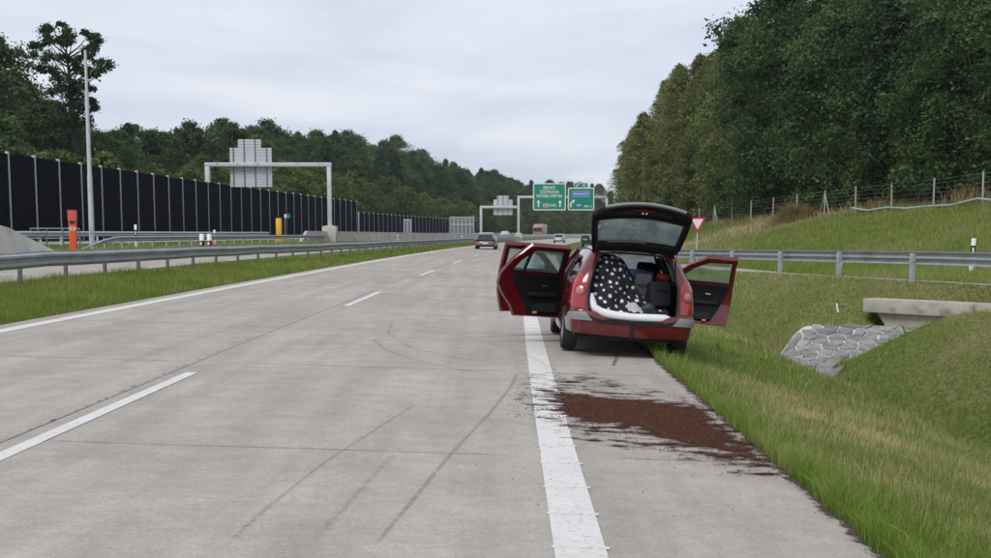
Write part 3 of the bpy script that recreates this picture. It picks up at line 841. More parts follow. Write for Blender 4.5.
# orange emergency call post
d = 60.0
p = pix(73.5, 247, d); bz = gz(p.x, d)
root = empty('emergency_post', (p.x, d, bz), R(12)); tag(root, 'orange emergency call post on the grass beside the guard rail end', 'call post')
hh = pix(73, 210, d).z - bz
mb = MB(); mb.prism(rrect(-0.20, -0.16, 0.20, 0.16, 0.06), 0, hh - 0.5, lambda u, v, w: (u * (0.85 + 0.15 * w / hh), v, w)); mb.build('body', M['orange'], root)
mb = MB(); mb.prism(rrect(-0.215, -0.175, 0.215, 0.175, 0.06), hh - 0.5, hh, lambda u, v, w: (u, v, w)); mb.build('head', mat('faded_red', (0.55, 0.09, 0.07), 0.5, 0, 0.1, 3), root)
mb = MB(); mb.box((0, -0.165, hh - 0.62), (0.24, 0.03, 0.14)); mb.build('speaker_slot', M['black'], root)
for k, ch in enumerate('SOS'):
    text_mesh('lettering', ch, 0.24, M['signwhite'], root, ((k - 1) * 0.125, -0.172, hh - 0.95))
# tubular handrail
d = 62.0
a = pix(31, 245, d); b = pix(80, 245, d); bz = gz((a.x + b.x) / 2, d)
root = empty('handrail', (a.x, d, bz)); tag(root, 'low blue-grey tubular handrail behind the orange post', 'handrail')
L = b.x - a.x; ht = pix(50, 228.5, d).z - bz
for z in (ht, ht * 0.52):
    mb = MB(); mb.tube([(0, 0, z), (L, 0, z)], 0.035, 8); mb.build('rail', M['bluegrey'], root, smooth=True)
for k in range(4):
    mb = MB(); mb.tube([(L * k / 3, 0, -0.3), (L * k / 3, 0, ht)], 0.04, 8); mb.build('post', M['bluegrey'], root, smooth=True)
# delineators
def delineator(label, p, h, w, refl='black', yaw=0.0, scale=1.0, group=None, lean=0.0):
    root = empty('delineator_post', p, yaw); tag(root, label, 'delineator', group)
    prof = [(-w / 2, -w * 0.25), (w / 2, -w * 0.25), (w / 2 * 0.7, w * 0.3), (-w / 2 * 0.7, w * 0.3)]
    mb = MB(); mb.prism(prof, -0.2, h, lambda u, v, z: (u + lean * z, v + (0.0 if z < h else 0), z)); mb.build('post', M['white'], root, bevel=0.004)
    z0, z1 = h * 0.52, h * 0.78
    mb = MB(); mb.prism([(a * 1.06, b * 1.06) for a, b in prof], z0, z1, lambda u, v, z: (u + lean * z, v, z)); o = mb.build('band', M['black' if refl == 'black' else 'red_refl'], root)
    mb = MB(); mb.box((lean * (z0 + z1) / 2, -w * 0.28, (z0 + z1) / 2), (w * 0.4, 0.01, (z1 - z0) * 0.55)); mb.build('reflector', M['white'], o)
    return root
def bollard(label, px_, py0, py1, d, w, band):
    p = pix(px_, py1, d); p.z = min(p.z, gz(p.x, d) + 0.4)
    root = empty('marker_bollard', (p.x, d, gz(p.x, d))); tag(root, label, 'bollard')
    h = pix(px_, py0, d).z - gz(p.x, d); zb_ = pix(px_, py1, d).z - gz(p.x, d)
    mb = MB(); mb.tube([(0, 0, -0.1), (0, 0, h - 0.04), (0, 0, h)], [w / 2, w / 2, w / 2 * 0.8], 14); mb.build('body', M['white'], root, smooth=True)
    z0 = zb_ + (h - zb_) * 0.12; z1 = zb_ + (h - zb_) * 0.52
    mb = MB(); mb.tube([(0, 0, z0), (0, 0, z1)], w / 2 + 0.012, 14); o = mb.build('band', M[band], root, smooth=True)
    mb = MB(); mb.box((-0.02, -w / 2 - 0.012, (z0 + z1) / 2), (w * 0.35, 0.02, (z1 - z0) * 0.5)); mb.build('reflector', M['white'], o)
bollard('white bollard with a black band behind the guard rail', 202, 233.8, 248, 62, 0.25, 'black')
bollard('white bollard with a dark red band behind the guard rail', 209.6, 233.8, 248, 62, 0.25, 'red_refl')
for i, (x, y, d, lb) in enumerate(((135.5, 224.5, 72, 'small white reflector post by the tall noise wall above the low rail'), (214.5, 229.8, 90, 'small white reflector post just right of the banded bollards'), (397.5, 235, 150, 'small white reflector post before the sloping barrier end'), (462, 235.5, 170, 'small white reflector post before the glazed screen'))):
    p = pix(x, y, d); g = gz(p.x, d)
    r_ = delineator(lb, (p.x, d, g), p.z - g, 0.16)
# yellow box and small teal board
d = 110.0
p = pix(279, 234, d); g = gz(p.x, d); root = empty('roadside_cabinet', (p.x, d, g)); tag(root, 'yellow upright cabinet with dark cap before the noise wall', 'cabinet')
h = pix(279, 218.2, d).z - g; w = 5.4 * d / F
mb = MB(); mb.box((0, 0, (h - 0.1) / 2), (w, w * 0.7, h + 0.1)); mb.build('body', M['yellow'], root, bevel=0.03)
mb = MB(); mb.box((0, 0, h + 0.06), (w * 0.85, w * 0.6, 0.14)); mb.build('cap', M['black'], root)
mb = MB(); mb.box((0.0, -w * 0.36, h * 0.55), (w * 0.7, 0.02, h * 0.6)); mb.build('door', M['yellow'], root, bevel=0.005)
d = 112.0
p = pix(287, 216, d); g = gz(p.x, d); root = empty('small_board', (p.x, d, g)); tag(root, 'small teal and white board on a thin post before the noise wall', 'sign')
h = p.z - g
mb = MB(); mb.tube([(-0.22, 0.03, -0.2), (-0.22, 0.03, h)], 0.03, 8); mb.build('post', M['galv'], root)
mb = MB(); mb.box((0, 0, h), (0.58, 0.02, 0.42)); o = mb.build('board', M['signgreen'], root)
mb = MB(); mb.box((-0.15, -0.014, h), (0.2, 0.01, 0.32)); mb.build('symbol', M['signwhite'], o)

# ---------------------------------------------------------------- right: give way sign, delineators, fence
d = 66.0
p = pix(697.5, 224, d); g = gz(p.x, d); root = empty('give_way_sign', (p.x, d, g)); tag(root, 'white and red give way triangle on a thin post beyond the car', 'road sign')
zt = pix(697, 217.3, d).z - g; zl_ = pix(697, 232.3, d).z - g; hw = (706.2 - 689.6) / 2 * d / F
def rtri(k, rr=0.05):
    c = (zt + zl_) / 2 + (zt - zl_) * 0.16
    return [((a) * k, c + (b - c) * k) for a, b in ((-hw + rr, zt), (hw - rr, zt), (hw, zt - rr * 0.8), (rr * 0.6, zl_), (-rr * 0.6, zl_), (-hw, zt - rr * 0.8))]
mb = MB(); mb.prism(rtri(1.0), -0.02, 0.01, lambda u, v, w: (u, w, v)); o = mb.build('plate', M['signred'], root)
mb = MB(); mb.prism(rtri(0.66), -0.026, -0.02, lambda u, v, w: (u, w, v)); mb.build('face', M['signwhite'], o)
mb = MB(); mb.tube([(0, 0.045, -0.3), (0, 0.045, zt - 0.05)], 0.035, 10); mb.build('post', M['galv_light'], root, smooth=True)
for lb, x, y, d, w in (('white reflector post with a black band tilted behind the right rail', 972, 238.3, 40.0, 0.15), ('tip of a white reflector post above the right rail by its middle post', 840.3, 250.6, 46.0, 0.14)):
    p = pix(x, y, d); g = gz(p.x, d); delineator(lb, (p.x, d, g), p.z - g, w, lean=0.05)
root = empty('wire_fence', (0, 0, 0))
tag(root, 'long wire fence with pale posts along the top of the right bank', 'fence')
Cf = 30.6; fx = []
y0 = Cf * F / (989 - 504 + 120 + 48)
fys = [y0 + 5.4 * k for k in range(18)]
fm = None; tops = []
for k, y in enumerate(fys):
    X = float(fence_x(y)); z = gz(X, y); h = 1.72 + random.uniform(-.05, .05)
    if fm is None:
        mb = MB(); mb.tube([(0, 0, -0.4), (0, 0, 1.72)], 0.05, 8); fm = mb.build('post', M['fencepost'], root, smooth=True); o = fm
    else:
        o = fm.copy(); COL.objects.link(o)
    o.parent = root; o.location = (X, y, z); o.rotation_euler = (random.uniform(-.02, .02), random.uniform(-.025, .025), 0)
    tops.append(Vector((X, y, z)))
for k in (5, 10):
    b = tops[k]; v = (tops[k] - tops[k - 1]).normalized()
    for s in (-1, 1):
        e = b + v * (1.1 * s)
        mb = MB(); mb.tube([e + Vector((0, 0, gz(e.x, e.y) - e.z - 0.2)), b + Vector((0, 0, 1.5))], 0.04, 8); mb.build('brace', M['fencepost'], root)
for j, z in enumerate((0.15, 0.4, 0.65, 0.9, 1.15, 1.4, 1.62)):
    mb = MB(); mb.tube([t_ + Vector((-0.05, 0, z)) for t_ in tops], 0.007, 5); mb.build('wire', M['wire'], root)
pts = []
for k in range(5):
    b = tops[k]; pts.append(b + Vector((-0.25, 0, 0.25 + 0.1 * math.sin(k * 2.1)))); 
    if k < 4: m_ = (tops[k] + tops[k + 1]) / 2; pts.append(m_ + Vector((-0.3, 0, 0.12)))
mb = MB(); mb.tube(pts, 0.06, 7); o = mb.build('drain_hose', mat('pale_green_hose', (0.30, 0.42, 0.38), 0.6), None, smooth=True); tag(o, 'pale green hose lying along the foot of the wire fence', 'hose')

# ---------------------------------------------------------------- culvert head and stone pitching
root = empty('culvert', (float(BA[0]), float(BA[1]), 0.0), math.atan2(BU[1], BU[0])); tag(root, 'weathered concrete culvert head with a long beam over the ditch', 'culvert')
mb = MB(); mb.box((3.4, -0.02, -0.16), (6.9, 0.62, 0.34)); mb.build('beam', M['concrete_c'], root, bevel=0.02)
mb = MB(); mb.prism([(0.25, -0.34), (6.5, -0.34), (6.5, -1.5), (2.0, -1.5), (0.9, -1.2)], -0.14, 0.30, lambda u, v, w: (u, w, v)); mb.build('wall', M['concrete_c'], root)
# pitched stones
apoly = [np.array(v) for v in ((6.5, 27.4), (6.7, 28.2), (7.15, 28.85), (7.75, 29.15), (8.35, 28.95), (9.0, 29.2), (9.6, 28.95), (10.2, 28.3), (9.7, 27.8), (8.9, 27.4), (8.0, 26.8), (7.4, 26.3), (7.0, 25.3), (6.75, 24.0), (6.5, 23.4), (6.35, 24.0), (6.4, 26.0))]
def inside(pt, poly):
    c = False; n = len(poly)
    for i in range(n):
        a, b = poly[i], poly[i - 1]
        if (a[1] > pt[1]) != (b[1] > pt[1]) and pt[0] < (b[0] - a[0]) * (pt[1] - a[1]) / (b[1] - a[1]) + a[0]:
            c = not c
    return c
root = empty('stone_pitching', (float(apoly[0][0]), float(apoly[0][1]), 0)); tag(root, 'grey irregular stone paving set in pale mortar in the ditch', 'stone paving')
o0 = Vector(root.location)
lo_ = np.min(apoly, 0); hi_ = np.max(apoly, 0)
seeds = []
st = 0.37
for i, y in enumerate(np.arange(lo_[1] - 0.5, hi_[1] + 0.5, st * 0.9)):
    for x in np.arange(lo_[0] - 0.5, hi_[0] + 0.5, st):
        seeds.append((x + (st / 2 if i % 2 else 0) + random.uniform(-.14, .14), y + random.uniform(-.13, .13)))
seeds = np.array(seeds)
def clip(poly, p, n):
    out = []
    for i in range(len(poly)):
        a, b = poly[i - 1], poly[i]; da = (a - p) @ n; db = (b - p) @ n
        if da <= 0: out.append(a)
        if da * db < 0: out.append(a + (b - a) * (da / (da - db)))
    return out
nst = 0
for i, s_ in enumerate(seeds):
    if not inside(s_, apoly): continue
    cell = [s_ + np.array(v) for v in ((-1, -1), (1, -1), (1, 1), (-1, 1))]
    dd = np.linalg.norm(seeds - s_, axis=1)
    for j in np.argsort(dd)[1:16]:
        n_ = (seeds[j] - s_) / dd[j]; cell = clip(cell, s_ + n_ * (dd[j] / 2 - random.uniform(0.018, 0.034)), n_)
        if len(cell) < 3: break
    if len(cell) < 3: continue
    c = np.mean(cell, 0)
    if max(np.linalg.norm(v - c) for v in cell) < 0.08: continue
    up = random.uniform(0.060, 0.085)
    mb = MB(); n = len(cell)
    tilt = (random.uniform(-.025, .025), random.uniform(-.025, .025))
    def pz(v, k, dz):
        w = c + (v - c) * k; return (w[0] - o0.x, w[1] - o0.y, gz(w[0], w[1]) + dz + tilt[0] * (w[0] - c[0]) + tilt[1] * (w[1] - c[1]))
    vs = [pz(v, 1, -0.06) for v in cell] + [pz(v, 0.99, up - 0.012) for v in cell] + [pz(v, 0.92, up) for v in cell]
    fs = [tuple(range(2 * n, 3 * n))]
    for r_ in (0, n):
        for k in range(n): fs.append((r_ + k, r_ + (k + 1) % n, r_ + n + (k + 1) % n, r_ + n + k))
    mb.add(vs, fs); mb.build('stone', M['stone'], root); nst += 1
# mortar bed under the stones
def grow(poly, k):
    c = np.mean(poly, 0); return [c + (v - c) * k for v in poly]
bmm = bmesh.new(); vs_ = [bmm.verts.new((v[0], v[1], 0)) for v in grow(apoly, 1.05)]; bmm.faces.new(vs_)
for c in np.arange(lo_[0] - .2, hi_[0] + .3, 0.12): bmesh.ops.bisect_plane(bmm, geom=bmm.verts[:] + bmm.edges[:] + bmm.faces[:], plane_co=(c, 0, 0), plane_no=(1, 0, 0))
for c in np.arange(lo_[1] - .2, hi_[1] + .3, 0.15): bmesh.ops.bisect_plane(bmm, geom=bmm.verts[:] + bmm.edges[:] + bmm.faces[:], plane_co=(0, c, 0), plane_no=(0, 1, 0))
for v in bmm.verts: v.co = Vector((v.co.x - o0.x, v.co.y - o0.y, gz(v.co.x, v.co.y) + 0.024))
me = bpy.data.meshes.new('mortar_bed'); bmm.to_mesh(me); bmm.free(); link_mesh('mortar_bed', me, M['mortar'], root)
p = hit(838, 312); root = empty('marker_stake', (p[0], p[1], gz(*p))); tag(root, 'short white stake leaning in the grass above the stones', 'stake')
mb = MB(); mb.prism(rrect(-0.025, -0.02, 0.025, 0.02, 0.008), -0.1, 0.22, lambda u, v, w: (u - w * 0.2, v, w)); mb.build('stick', M['white'], root)

# ---------------------------------------------------------------- grass
M['grass'] = leaf_mat('grass_blades', (0.150, 0.240, 0.036), (0.52, 0.44, 0.24), 0.0, 0.35)
M['grass_dry'] = leaf_mat('dry_grass', (0.12, 0.13, 0.035), (0.36, 0.26, 0.14), 0.0, 0.3)
M['weed'] = leaf_mat('weed_leaves', (0.11, 0.19, 0.05), (0.40, 0.32, 0.17), 0.0, 0.3)
def blades(name, X, Y, Z, h, w, tint, m, lean=0.45, parent=None, segs=2):
    n = len(X)
    a = rng.uniform(0, 2 * np.pi, n); b = rng.uniform(0, 2 * np.pi, n); l = h * rng.uniform(0.1, lean * 1.6, n)
    hx, hy = np.cos(a), np.sin(a); wx, wy = np.cos(b) * w / 2, np.sin(b) * w / 2
    if segs == 2:
        V = np.empty((n, 5, 3), np.float32)
        V[:, 0] = np.stack([X - wx, Y - wy, Z - 0.01], 1); V[:, 1] = np.stack([X + wx, Y + wy, Z - 0.01], 1)
        mx, my, mz = X + hx * l * 0.3, Y + hy * l * 0.3, Z + h * 0.6
        V[:, 2] = np.stack([mx - wx * .75, my - wy * .75, mz], 1); V[:, 3] = np.stack([mx + wx * .75, my + wy * .75, mz], 1)
        V[:, 4] = np.stack([X + hx * l, Y + hy * l, Z + h * 0.97], 1)
        k = np.arange(n) * 5; Fc = np.stack([np.stack([k, k + 1, k + 2], 1), np.stack([k + 1, k + 3, k + 2], 1), np.stack([k + 2, k + 3, k + 4], 1)], 1).reshape(-1, 3); nv = 5
    else:
        V = np.empty((n, 3, 3), np.float32)
        V[:, 0] = np.stack([X - wx, Y - wy, Z - 0.01], 1); V[:, 1] = np.stack([X + wx, Y + wy, Z - 0.01], 1); V[:, 2] = np.stack([X + hx * l, Y + hy * l, Z + h], 1)
        k = np.arange(n) * 3; Fc = np.stack([k, k + 1, k + 2], 1); nv = 3
    me = arr_mesh(name, V.reshape(-1, 3), Fc)
    at = me.attributes.new('tint', 'FLOAT', 'POINT'); at.data.foreach_set('value', np.repeat(np.clip(tint, 0, 1), nv).astype(np.float32))
    return link_mesh(name, me, m, parent)
def invY(n, a, b):
    u = rng.random(n); return 1 / (u / a + (1 - u) / b)
def dryness(X, Y):
    return np.clip(1.7 * (0.55 * vnoise(X, Y, 2.2, 11) + 0.45 * vnoise(X, Y, 0.6, 12)) - 0.55, 0, 1)
APO = np.array(grow(apoly, 1.03))
def in_apron(X, Y):
    c = np.zeros(len(X), bool); n = len(APO)
    for i in range(n):
        a, b = APO[i], APO[i - 1]
        c ^= ((a[1] > Y) != (b[1] > Y)) & (X < (b[0] - a[0]) * (Y - a[1]) / (b[1] - a[1] + 1e-12) + a[0])
    return c
def in_beam(X, Y):
    s = (X - BA[0]) * BN[0] + (Y - BA[1]) * BN[1]; a = (X - BA[0]) * BU[0] + (Y - BA[1]) * BU[1]
    return (s > -0.45) & (s < 0.34) & (a > -0.1)
# right verge, ditch and near bank
n = 230000
Y = invY(n, 4.3, 47); T = TE + 0.005 + (rng.random(n) ** 0.9) * 9.2
# ragged edge creeping over the pavement
e = rng.random(n) < 0.06
T = np.where(e, TE - 0.01 + 0.16 * rng.random(n) ** 1.4 - 0.05 * vnoise(T * 0, Y, 0.22, 4) * rng.random(n), T)
X = T + bend(Y)
k = (X < rail_x(Y) + 0.2) & (X < 0.445 * Y + 1.2) & ~in_apron(X, Y) & ~in_beam(X, Y)
k &= ~((T > 6.02) & (T < 6.42) & (Y < 23.2) & (rng.random(n) < 0.93))  # blades thinned out to bare the strip painted as the ditch's shadow
X, Y, T = X[k], Y[k], T[k]
Z = np.where(T < TE, -FALL * T, gz(X, Y))
clump = 0.6 * vnoise(X, Y, 0.22, 21) + 0.6 * vnoise(X, Y, 0.75, 22) ** 1.5
edge = np.clip(1 - (T - TE) / 0.7, 0, 1)
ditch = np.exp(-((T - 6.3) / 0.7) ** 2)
h = (0.045 + 0.085 * rng.random(len(X)) ** 1.5) * (0.5 + 0.9 * clump) * (1 + 0.9 * edge + 0.9 * np.exp(-((T - 6.75) / 0.25) ** 2))
h *= np.clip(1.0 + 0.012 * (Y - 10), 1, 1.5)
w = np.maximum(0.0045, Y * 0.00042) * rng.uniform(0.7, 1.5, len(X))
brown = np.exp(-(((T - 3.4) / 0.7) ** 2 + ((Y - 12.5) / 2.4) ** 2)) + 0.8 * np.exp(-(((T - 4.3) / 0.6) ** 2 + ((Y - 9.5) / 1.4) ** 2)) + 0.7 * ((T > 7.3) & (Y < 24) & (Y > 16)) * vnoise(X, Y, 0.9, 31)
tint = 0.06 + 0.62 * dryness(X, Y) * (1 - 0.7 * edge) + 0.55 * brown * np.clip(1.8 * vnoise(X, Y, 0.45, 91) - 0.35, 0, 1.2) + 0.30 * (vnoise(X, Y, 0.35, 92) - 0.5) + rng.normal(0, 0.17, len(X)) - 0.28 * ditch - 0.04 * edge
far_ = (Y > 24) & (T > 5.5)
tint = tint + np.where(far_, 0.16, 0) + 0.12 * np.exp(-((T - 5.5) / 0.4) ** 2) * (Y < 24) - 0.45 * np.exp(-((T - 7.0) / 0.8) ** 2) * (Y < 24) - np.where((T > 6.9) & (Y < 26), 0.12, 0)  # lower bank: greener grass, with its shade also put into the tint
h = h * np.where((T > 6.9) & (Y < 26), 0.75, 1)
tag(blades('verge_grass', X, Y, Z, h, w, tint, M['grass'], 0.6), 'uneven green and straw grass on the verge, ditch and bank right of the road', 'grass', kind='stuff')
n = 520
Y = invY(n, 6, 34); T = TE + 0.15 + 7.5 * rng.random(n); X = T + bend(Y); k = (X < 0.44 * Y + 0.8) & (X < rail_x(Y) - 0.3) & ~in_apron(X, Y) & ~in_beam(X, Y) & (vnoise(X, Y, 1.4, 95) > 0.45); X, Y, T = X[k], Y[k], T[k]
X = np.repeat(X, 5) + rng.normal(0, 0.035, len(X) * 5); Y = np.repeat(Y, 5) + rng.normal(0, 0.035, len(Y) * 5)
tag(blades('verge_weeds', X, Y, gz(X, Y), rng.uniform(0.10, 0.30, len(X)), np.maximum(0.005, Y * 0.0006) * rng.uniform(0.8, 2.2, len(X)), rng.choice([0.0, 0.1, 0.5, 1.0], len(X)), M['weed'], 0.7), 'scattered taller weeds and seed stalks on the verge', 'weeds', kind='stuff')
# median strip
n = 120000
Y = invY(n, 13, 170); railt = np.interp(Y, [14, 29, 45, 60, 100, 150], [-12.3, -11.9, -11.3, -10.2, -9.2, -8.9])
T = TL + 0.03 + (railt - 0.6 - TL) * rng.random(n); X = T + bend(Y)
h = (0.05 + 0.15 * rng.random(n) ** 1.5) * (0.4 + 1.1 * vnoise(X, Y, 0.5, 23)) * np.clip(1 + 0.3 * np.clip((T - railt) < 1.0, 0, 1), 1, 2); w = np.maximum(0.006, Y * 0.00055) * rng.uniform(0.7, 1.5, n)
tag(blades('median_grass', X, Y, gz(X, Y), h, w, -0.02 + 0.4 * dryness(X, Y) + rng.normal(0, 0.14, n), M['grass'], 0.5, segs=1), 'green grass strip between left edge line and guard rail', 'grass', kind='stuff')
# grassy island by the orange post
n = 16000
Y = invY(n, 48, 118); T = -20.7 - 4.6 * rng.random(n); X = T + bend(Y)
h = 0.08 + 0.2 * rng.random(n) ** 2; w = np.maximum(0.01, Y * 0.0006) * rng.uniform(.7, 1.5, n)
tag(blades('island_grass', X, Y, gz(X, Y), h, w, 0.25 + 0.5 * dryness(X, Y) + rng.normal(0, .15, n), M['grass'], 0.5, segs=1), 'browning grass around the orange call post', 'grass', kind='stuff')
# embankment behind the right rail
n = 150000
Y = invY(n, 26, 135); X0_ = rail_x(Y) + 0.9; X = X0_ + (fence_x(Y) + 5 - X0_) * rng.random(n)
k = (X < 0.445 * Y + 2) & ((Y < 38) | (X > rail_x(Y) + np.interp(Y, [40, 62], [1.2, 5.6])) )
X, Y = X[k], Y[k]
u = (X - rail_x(Y) - 6.6) / np.maximum(fence_x(Y) - rail_x(Y) - 6.6, 1)
h = (0.10 + 0.22 * rng.random(len(X)) ** 2) * (0.5 + vnoise(X, Y, 1.2, 41)) * np.where(u > 0.97, 2.2, 1); w = np.maximum(0.01, Y * 0.00055) * rng.uniform(.7, 1.6, len(X))
bald = np.exp(-(((Y - 88) / 9) ** 2)) * (u > -0.2)
tint = 0.0 + 0.45 * dryness(X / 2.5, Y / 2.5) + 0.8 * bald * (0.4 + vnoise(X, Y, 2.0, 51)) + rng.normal(0, .14, len(X)) + np.where(u > 0.97, 0.35, 0)
tag(blades('embankment_grass', X, Y, gz(X, Y), h, w, tint, M['grass'], 0.5, segs=1), 'rough grass on the bank below the wire fence', 'grass', kind='stuff')
# tall straw weeds along the fence
n = 7000
Y = 50 + 62 * rng.random(n); keep = vnoise(Y, Y * 0, 3.0, 61) * np.where(Y < 66, 1.6, 0.8) > 0.45 * rng.random(n) + 0.35
Y = Y[keep]; X = fence_x(Y) + rng.uniform(-0.2, 2.5, len(Y)); h = rng.uniform(0.5, 1.5, len(Y)) * np.where(Y < 66, 1.0, 0.7)
tag(blades('tall_weeds', X, Y, gz(X, Y), h, rng.uniform(.03, .07, len(Y)), rng.uniform(0.1, 1.0, len(Y)), M['grass_dry'], 0.3), 'tall straw-coloured weeds along the wire fence', 'weeds', kind='stuff')
# dry brush heap below the fence brace
p = hit(793, 222, 140); 
n = 1800; a = rng.uniform(0, 2 * np.pi, n); r_ = np.abs(rng.normal(0, 0.8, n)); X = p[0] + r_ * np.cos(a) * 1.4; Y = p[1] + r_ * np.sin(a)
tag(blades('brush_heap', X, Y, gz(X, Y), rng.uniform(0.3, 1.5, n) * np.exp(-(r_ / 1.3) ** 2) + 0.1, rng.uniform(.03, .06, n), rng.uniform(0.3, 1, n), M['grass_dry'], 0.9), 'dry brown brush heap on the bank beside the fence brace', 'brush', kind='stuff')

# ---------------------------------------------------------------- trees
M['leaf_oak'] = leaf_mat('oak_leaves', (0.0288, 0.0600, 0.0264), (0.0912, 0.1536, 0.0528), 0.22, 0.3)
M['leaf_birch'] = leaf_mat('birch_leaves', (0.1045, 0.1375, 0.0462), (0.2365, 0.2585, 0.0990), 0.2, 0.35)
M['leaf_shrub'] = leaf_mat('young_leaves', (0.0862, 0.1207, 0.0391), (0.1840, 0.2127, 0.0759), 0.2, 0.35)
M['leaf_pine'] = leaf_mat('pine_needles', (0.0275, 0.0525, 0.0300), (0.0688, 0.1075, 0.0550), 0.22, 0.2)
M['leaf_far'] = leaf_mat('hazel_leaves', (0.0575, 0.0900, 0.0425), (0.1250, 0.1688, 0.0650), 0.25, 0.3)
def leaves(C, cr, cn_, size, tints, flat=0.75, droop=0.0):
    """leaf-sized rhombs gathered in clumps: centres C, clump radius, leaves per clump"""
    m = len(C) * cn_
    sizes = rng.uniform(0.55, 1.5, len(C))
    c = np.repeat(C, cn_, 0); r_ = np.repeat(cr, cn_)[:, None]
    dv = rng.normal(0, 0.5, (m, 3)); dv[:, 2] *= flat
    p = c + dv * r_
    if droop: p[:, 2] -= droop * np.hypot(dv[:, 0], dv[:, 1]) * r_[:, 0]
    nrm = dv * 0.6 + rng.normal(0, 0.6, (m, 3)); nrm[:, 2] += 0.55; nrm /= np.linalg.norm(nrm, axis=1)[:, None]
    t = np.cross(nrm, rng.normal(0, 1, (m, 3))); t /= np.linalg.norm(t, axis=1)[:, None] + 1e-9
    b = np.cross(nrm, t); sz = size * (rng.uniform(0.6, 1.4, m) * np.repeat(sizes, cn_))[:, None]
    V = np.stack([p - t * sz * .5, p - b * sz * .32, p + t * sz * .5, p + b * sz * .32], 1).reshape(-1, 3)
    tn = np.repeat(tints, cn_) + rng.normal(0, 0.12, m) 
    return V, np.arange(m * 4).reshape(-1, 4), np.repeat(np.clip(tn, 0, 1), 4)
def make_tree(kind, H, nclump, cn_, seed, Rm, mleaf, h0=0.12, size=0.3, bark='bark', crad=(0.5, 1.1), droop=0.0):
    global rng
    rng = np.random.default_rng(seed)
    root = empty(kind)
    trunk = MB()
    lean = rng.normal(0, 0.012, 2)
    zs = np.linspace(-0.3, H * 0.93, 9)
    r0 = 0.012 * H + 0.06
    trunk.tube([(lean[0] * z + 0.1 * math.sin(z), lean[1] * z, z) for z in zs], [max(0.03, r0 * (1 - 0.93 * max(0, z) / H)) for z in zs], 7)
    # lumpy envelope
    ph = rng.uniform(0, 6.28, 6)
    def env(u, a):
        if kind.startswith('birch'): b = (np.sin(np.clip(u, 0, 1) ** 0.8 * np.pi) ** 0.6) * (1 - 0.25 * u) * (1 + 0.25 * np.sin(4 * a + 17 * u))
        elif kind.startswith('pine'): b = np.clip((1 - u), 0, 1) ** 0.7 * np.clip(u / 0.2, 0, 1) ** 0.5
        elif kind.startswith('lone'): b = np.sin(np.clip(u, 0.02, 1) * np.pi) ** 0.6
        else: b = np.clip(1 - np.abs(2 * u - 0.85) ** 2.6 / 1.25, 0.02, 1) ** 0.5
        return b * (1 + 0.18 * np.sin(3 * a + ph[0] + 5 * u) + 0.14 * np.sin(5 * a + ph[1] - 9 * u) + 0.12 * np.sin(2 * a + ph[2] + 14 * u))
    u = rng.random(nclump) ** 0.9; a = rng.uniform(0, 2 * np.pi, nclump)
    rr = np.sqrt(rng.uniform(0.18, 1.0, nclump)) * env(u, a) * Rm
    z = (h0 + (0.97 - h0) * u) * H
    C = np.stack([rr * np.cos(a) + lean[0] * z, rr * np.sin(a) + lean[1] * z, z], 1)
    cr = rng.uniform(crad[0], crad[1], nclump) * np.where(u > 0.9, 0.7, 1)
    # limbs to some of the clumps
    for k in rng.choice(nclump, min(34, nclump), replace=False):
        zb = z[k] * rng.uniform(0.55, 0.8)
        b0 = Vector((lean[0] * zb, lean[1] * zb, zb)); e_ = Vector(C[k]); md = (b0 + e_) / 2 + Vector((0, 0, 0.25 * (e_ - b0).length * (0.3 if droop else -0.1)))
        rb = max(0.025, r0 * (1 - zb / H) * 0.45)
        trunk.tube([b0, md, e_], [rb, rb * 0.6, 0.015], 5)
    trunk.build('trunk', M[bark], root, smooth=True, fix=False)
    V, Fc, tn = leaves(C, cr, cn_, size, rng.beta(2, 2.2, nclump), droop=droop)
    me = arr_mesh('crown', V, Fc)
    at = me.attributes.new('tint', 'FLOAT', 'POINT'); at.data.foreach_set('value', tn.astype(np.float32))
    link_mesh('crown', me, M[mleaf], root)
    root['H'] = H
    return root
protos = {
    'oak_tree': [make_tree('oak_tree', 20, 230, 150, 101 + i, 5.2, 'leaf_oak', 0.06, 0.25, 'bark', (0.75, 1.5)) for i in range(3)],
    'birch_tree': [make_tree('birch_tree', 20, 380, 80, 201 + i, 3.2, 'leaf_birch', 0.08, 0.18, 'birchbark', (0.4, 0.9), 0.8) for i in range(3)],
    'young_tree': [make_tree('young_tree', 10, 200, 50, 301 + i, 3.0, 'leaf_shrub', 0.03, 0.26, 'bark', (0.4, 0.9)) for i in range(2)],
    'pine_tree': [make_tree('pine_tree', 20, 260, 70, 401 + i, 3.2, 'leaf_pine', 0.10, 0.26, 'bark', (0.4, 1.0), 0.4) for i in range(2)],
    'broadleaf_tree': [make_tree('broadleaf_tree', 20, 210, 90, 501 + i, 4.4, 'leaf_far', 0.10, 0.32, 'bark', (0.7, 1.4)) for i in range(3)],
}
used = set()
rt = random.Random(5)
def zone(X, Y):
    px_ = 504 + F * X / Y
    for lim, nm in ((40, 'at the left picture edge'), (125, 'around the tall mast'), (210, 'between mast and large gantry'), (335, 'behind the large blank gantry'), (440, 'past the large gantry'), (520, 'behind the far small gantry'), (612, 'behind the green signs'), (700, 'nearest the green signs'), (775, 'above the give way sign'), (850, 'above the brush heap'), (925, 'above the culvert'), (9999, 'at the right picture edge')):
        if px_ < lim: return nm
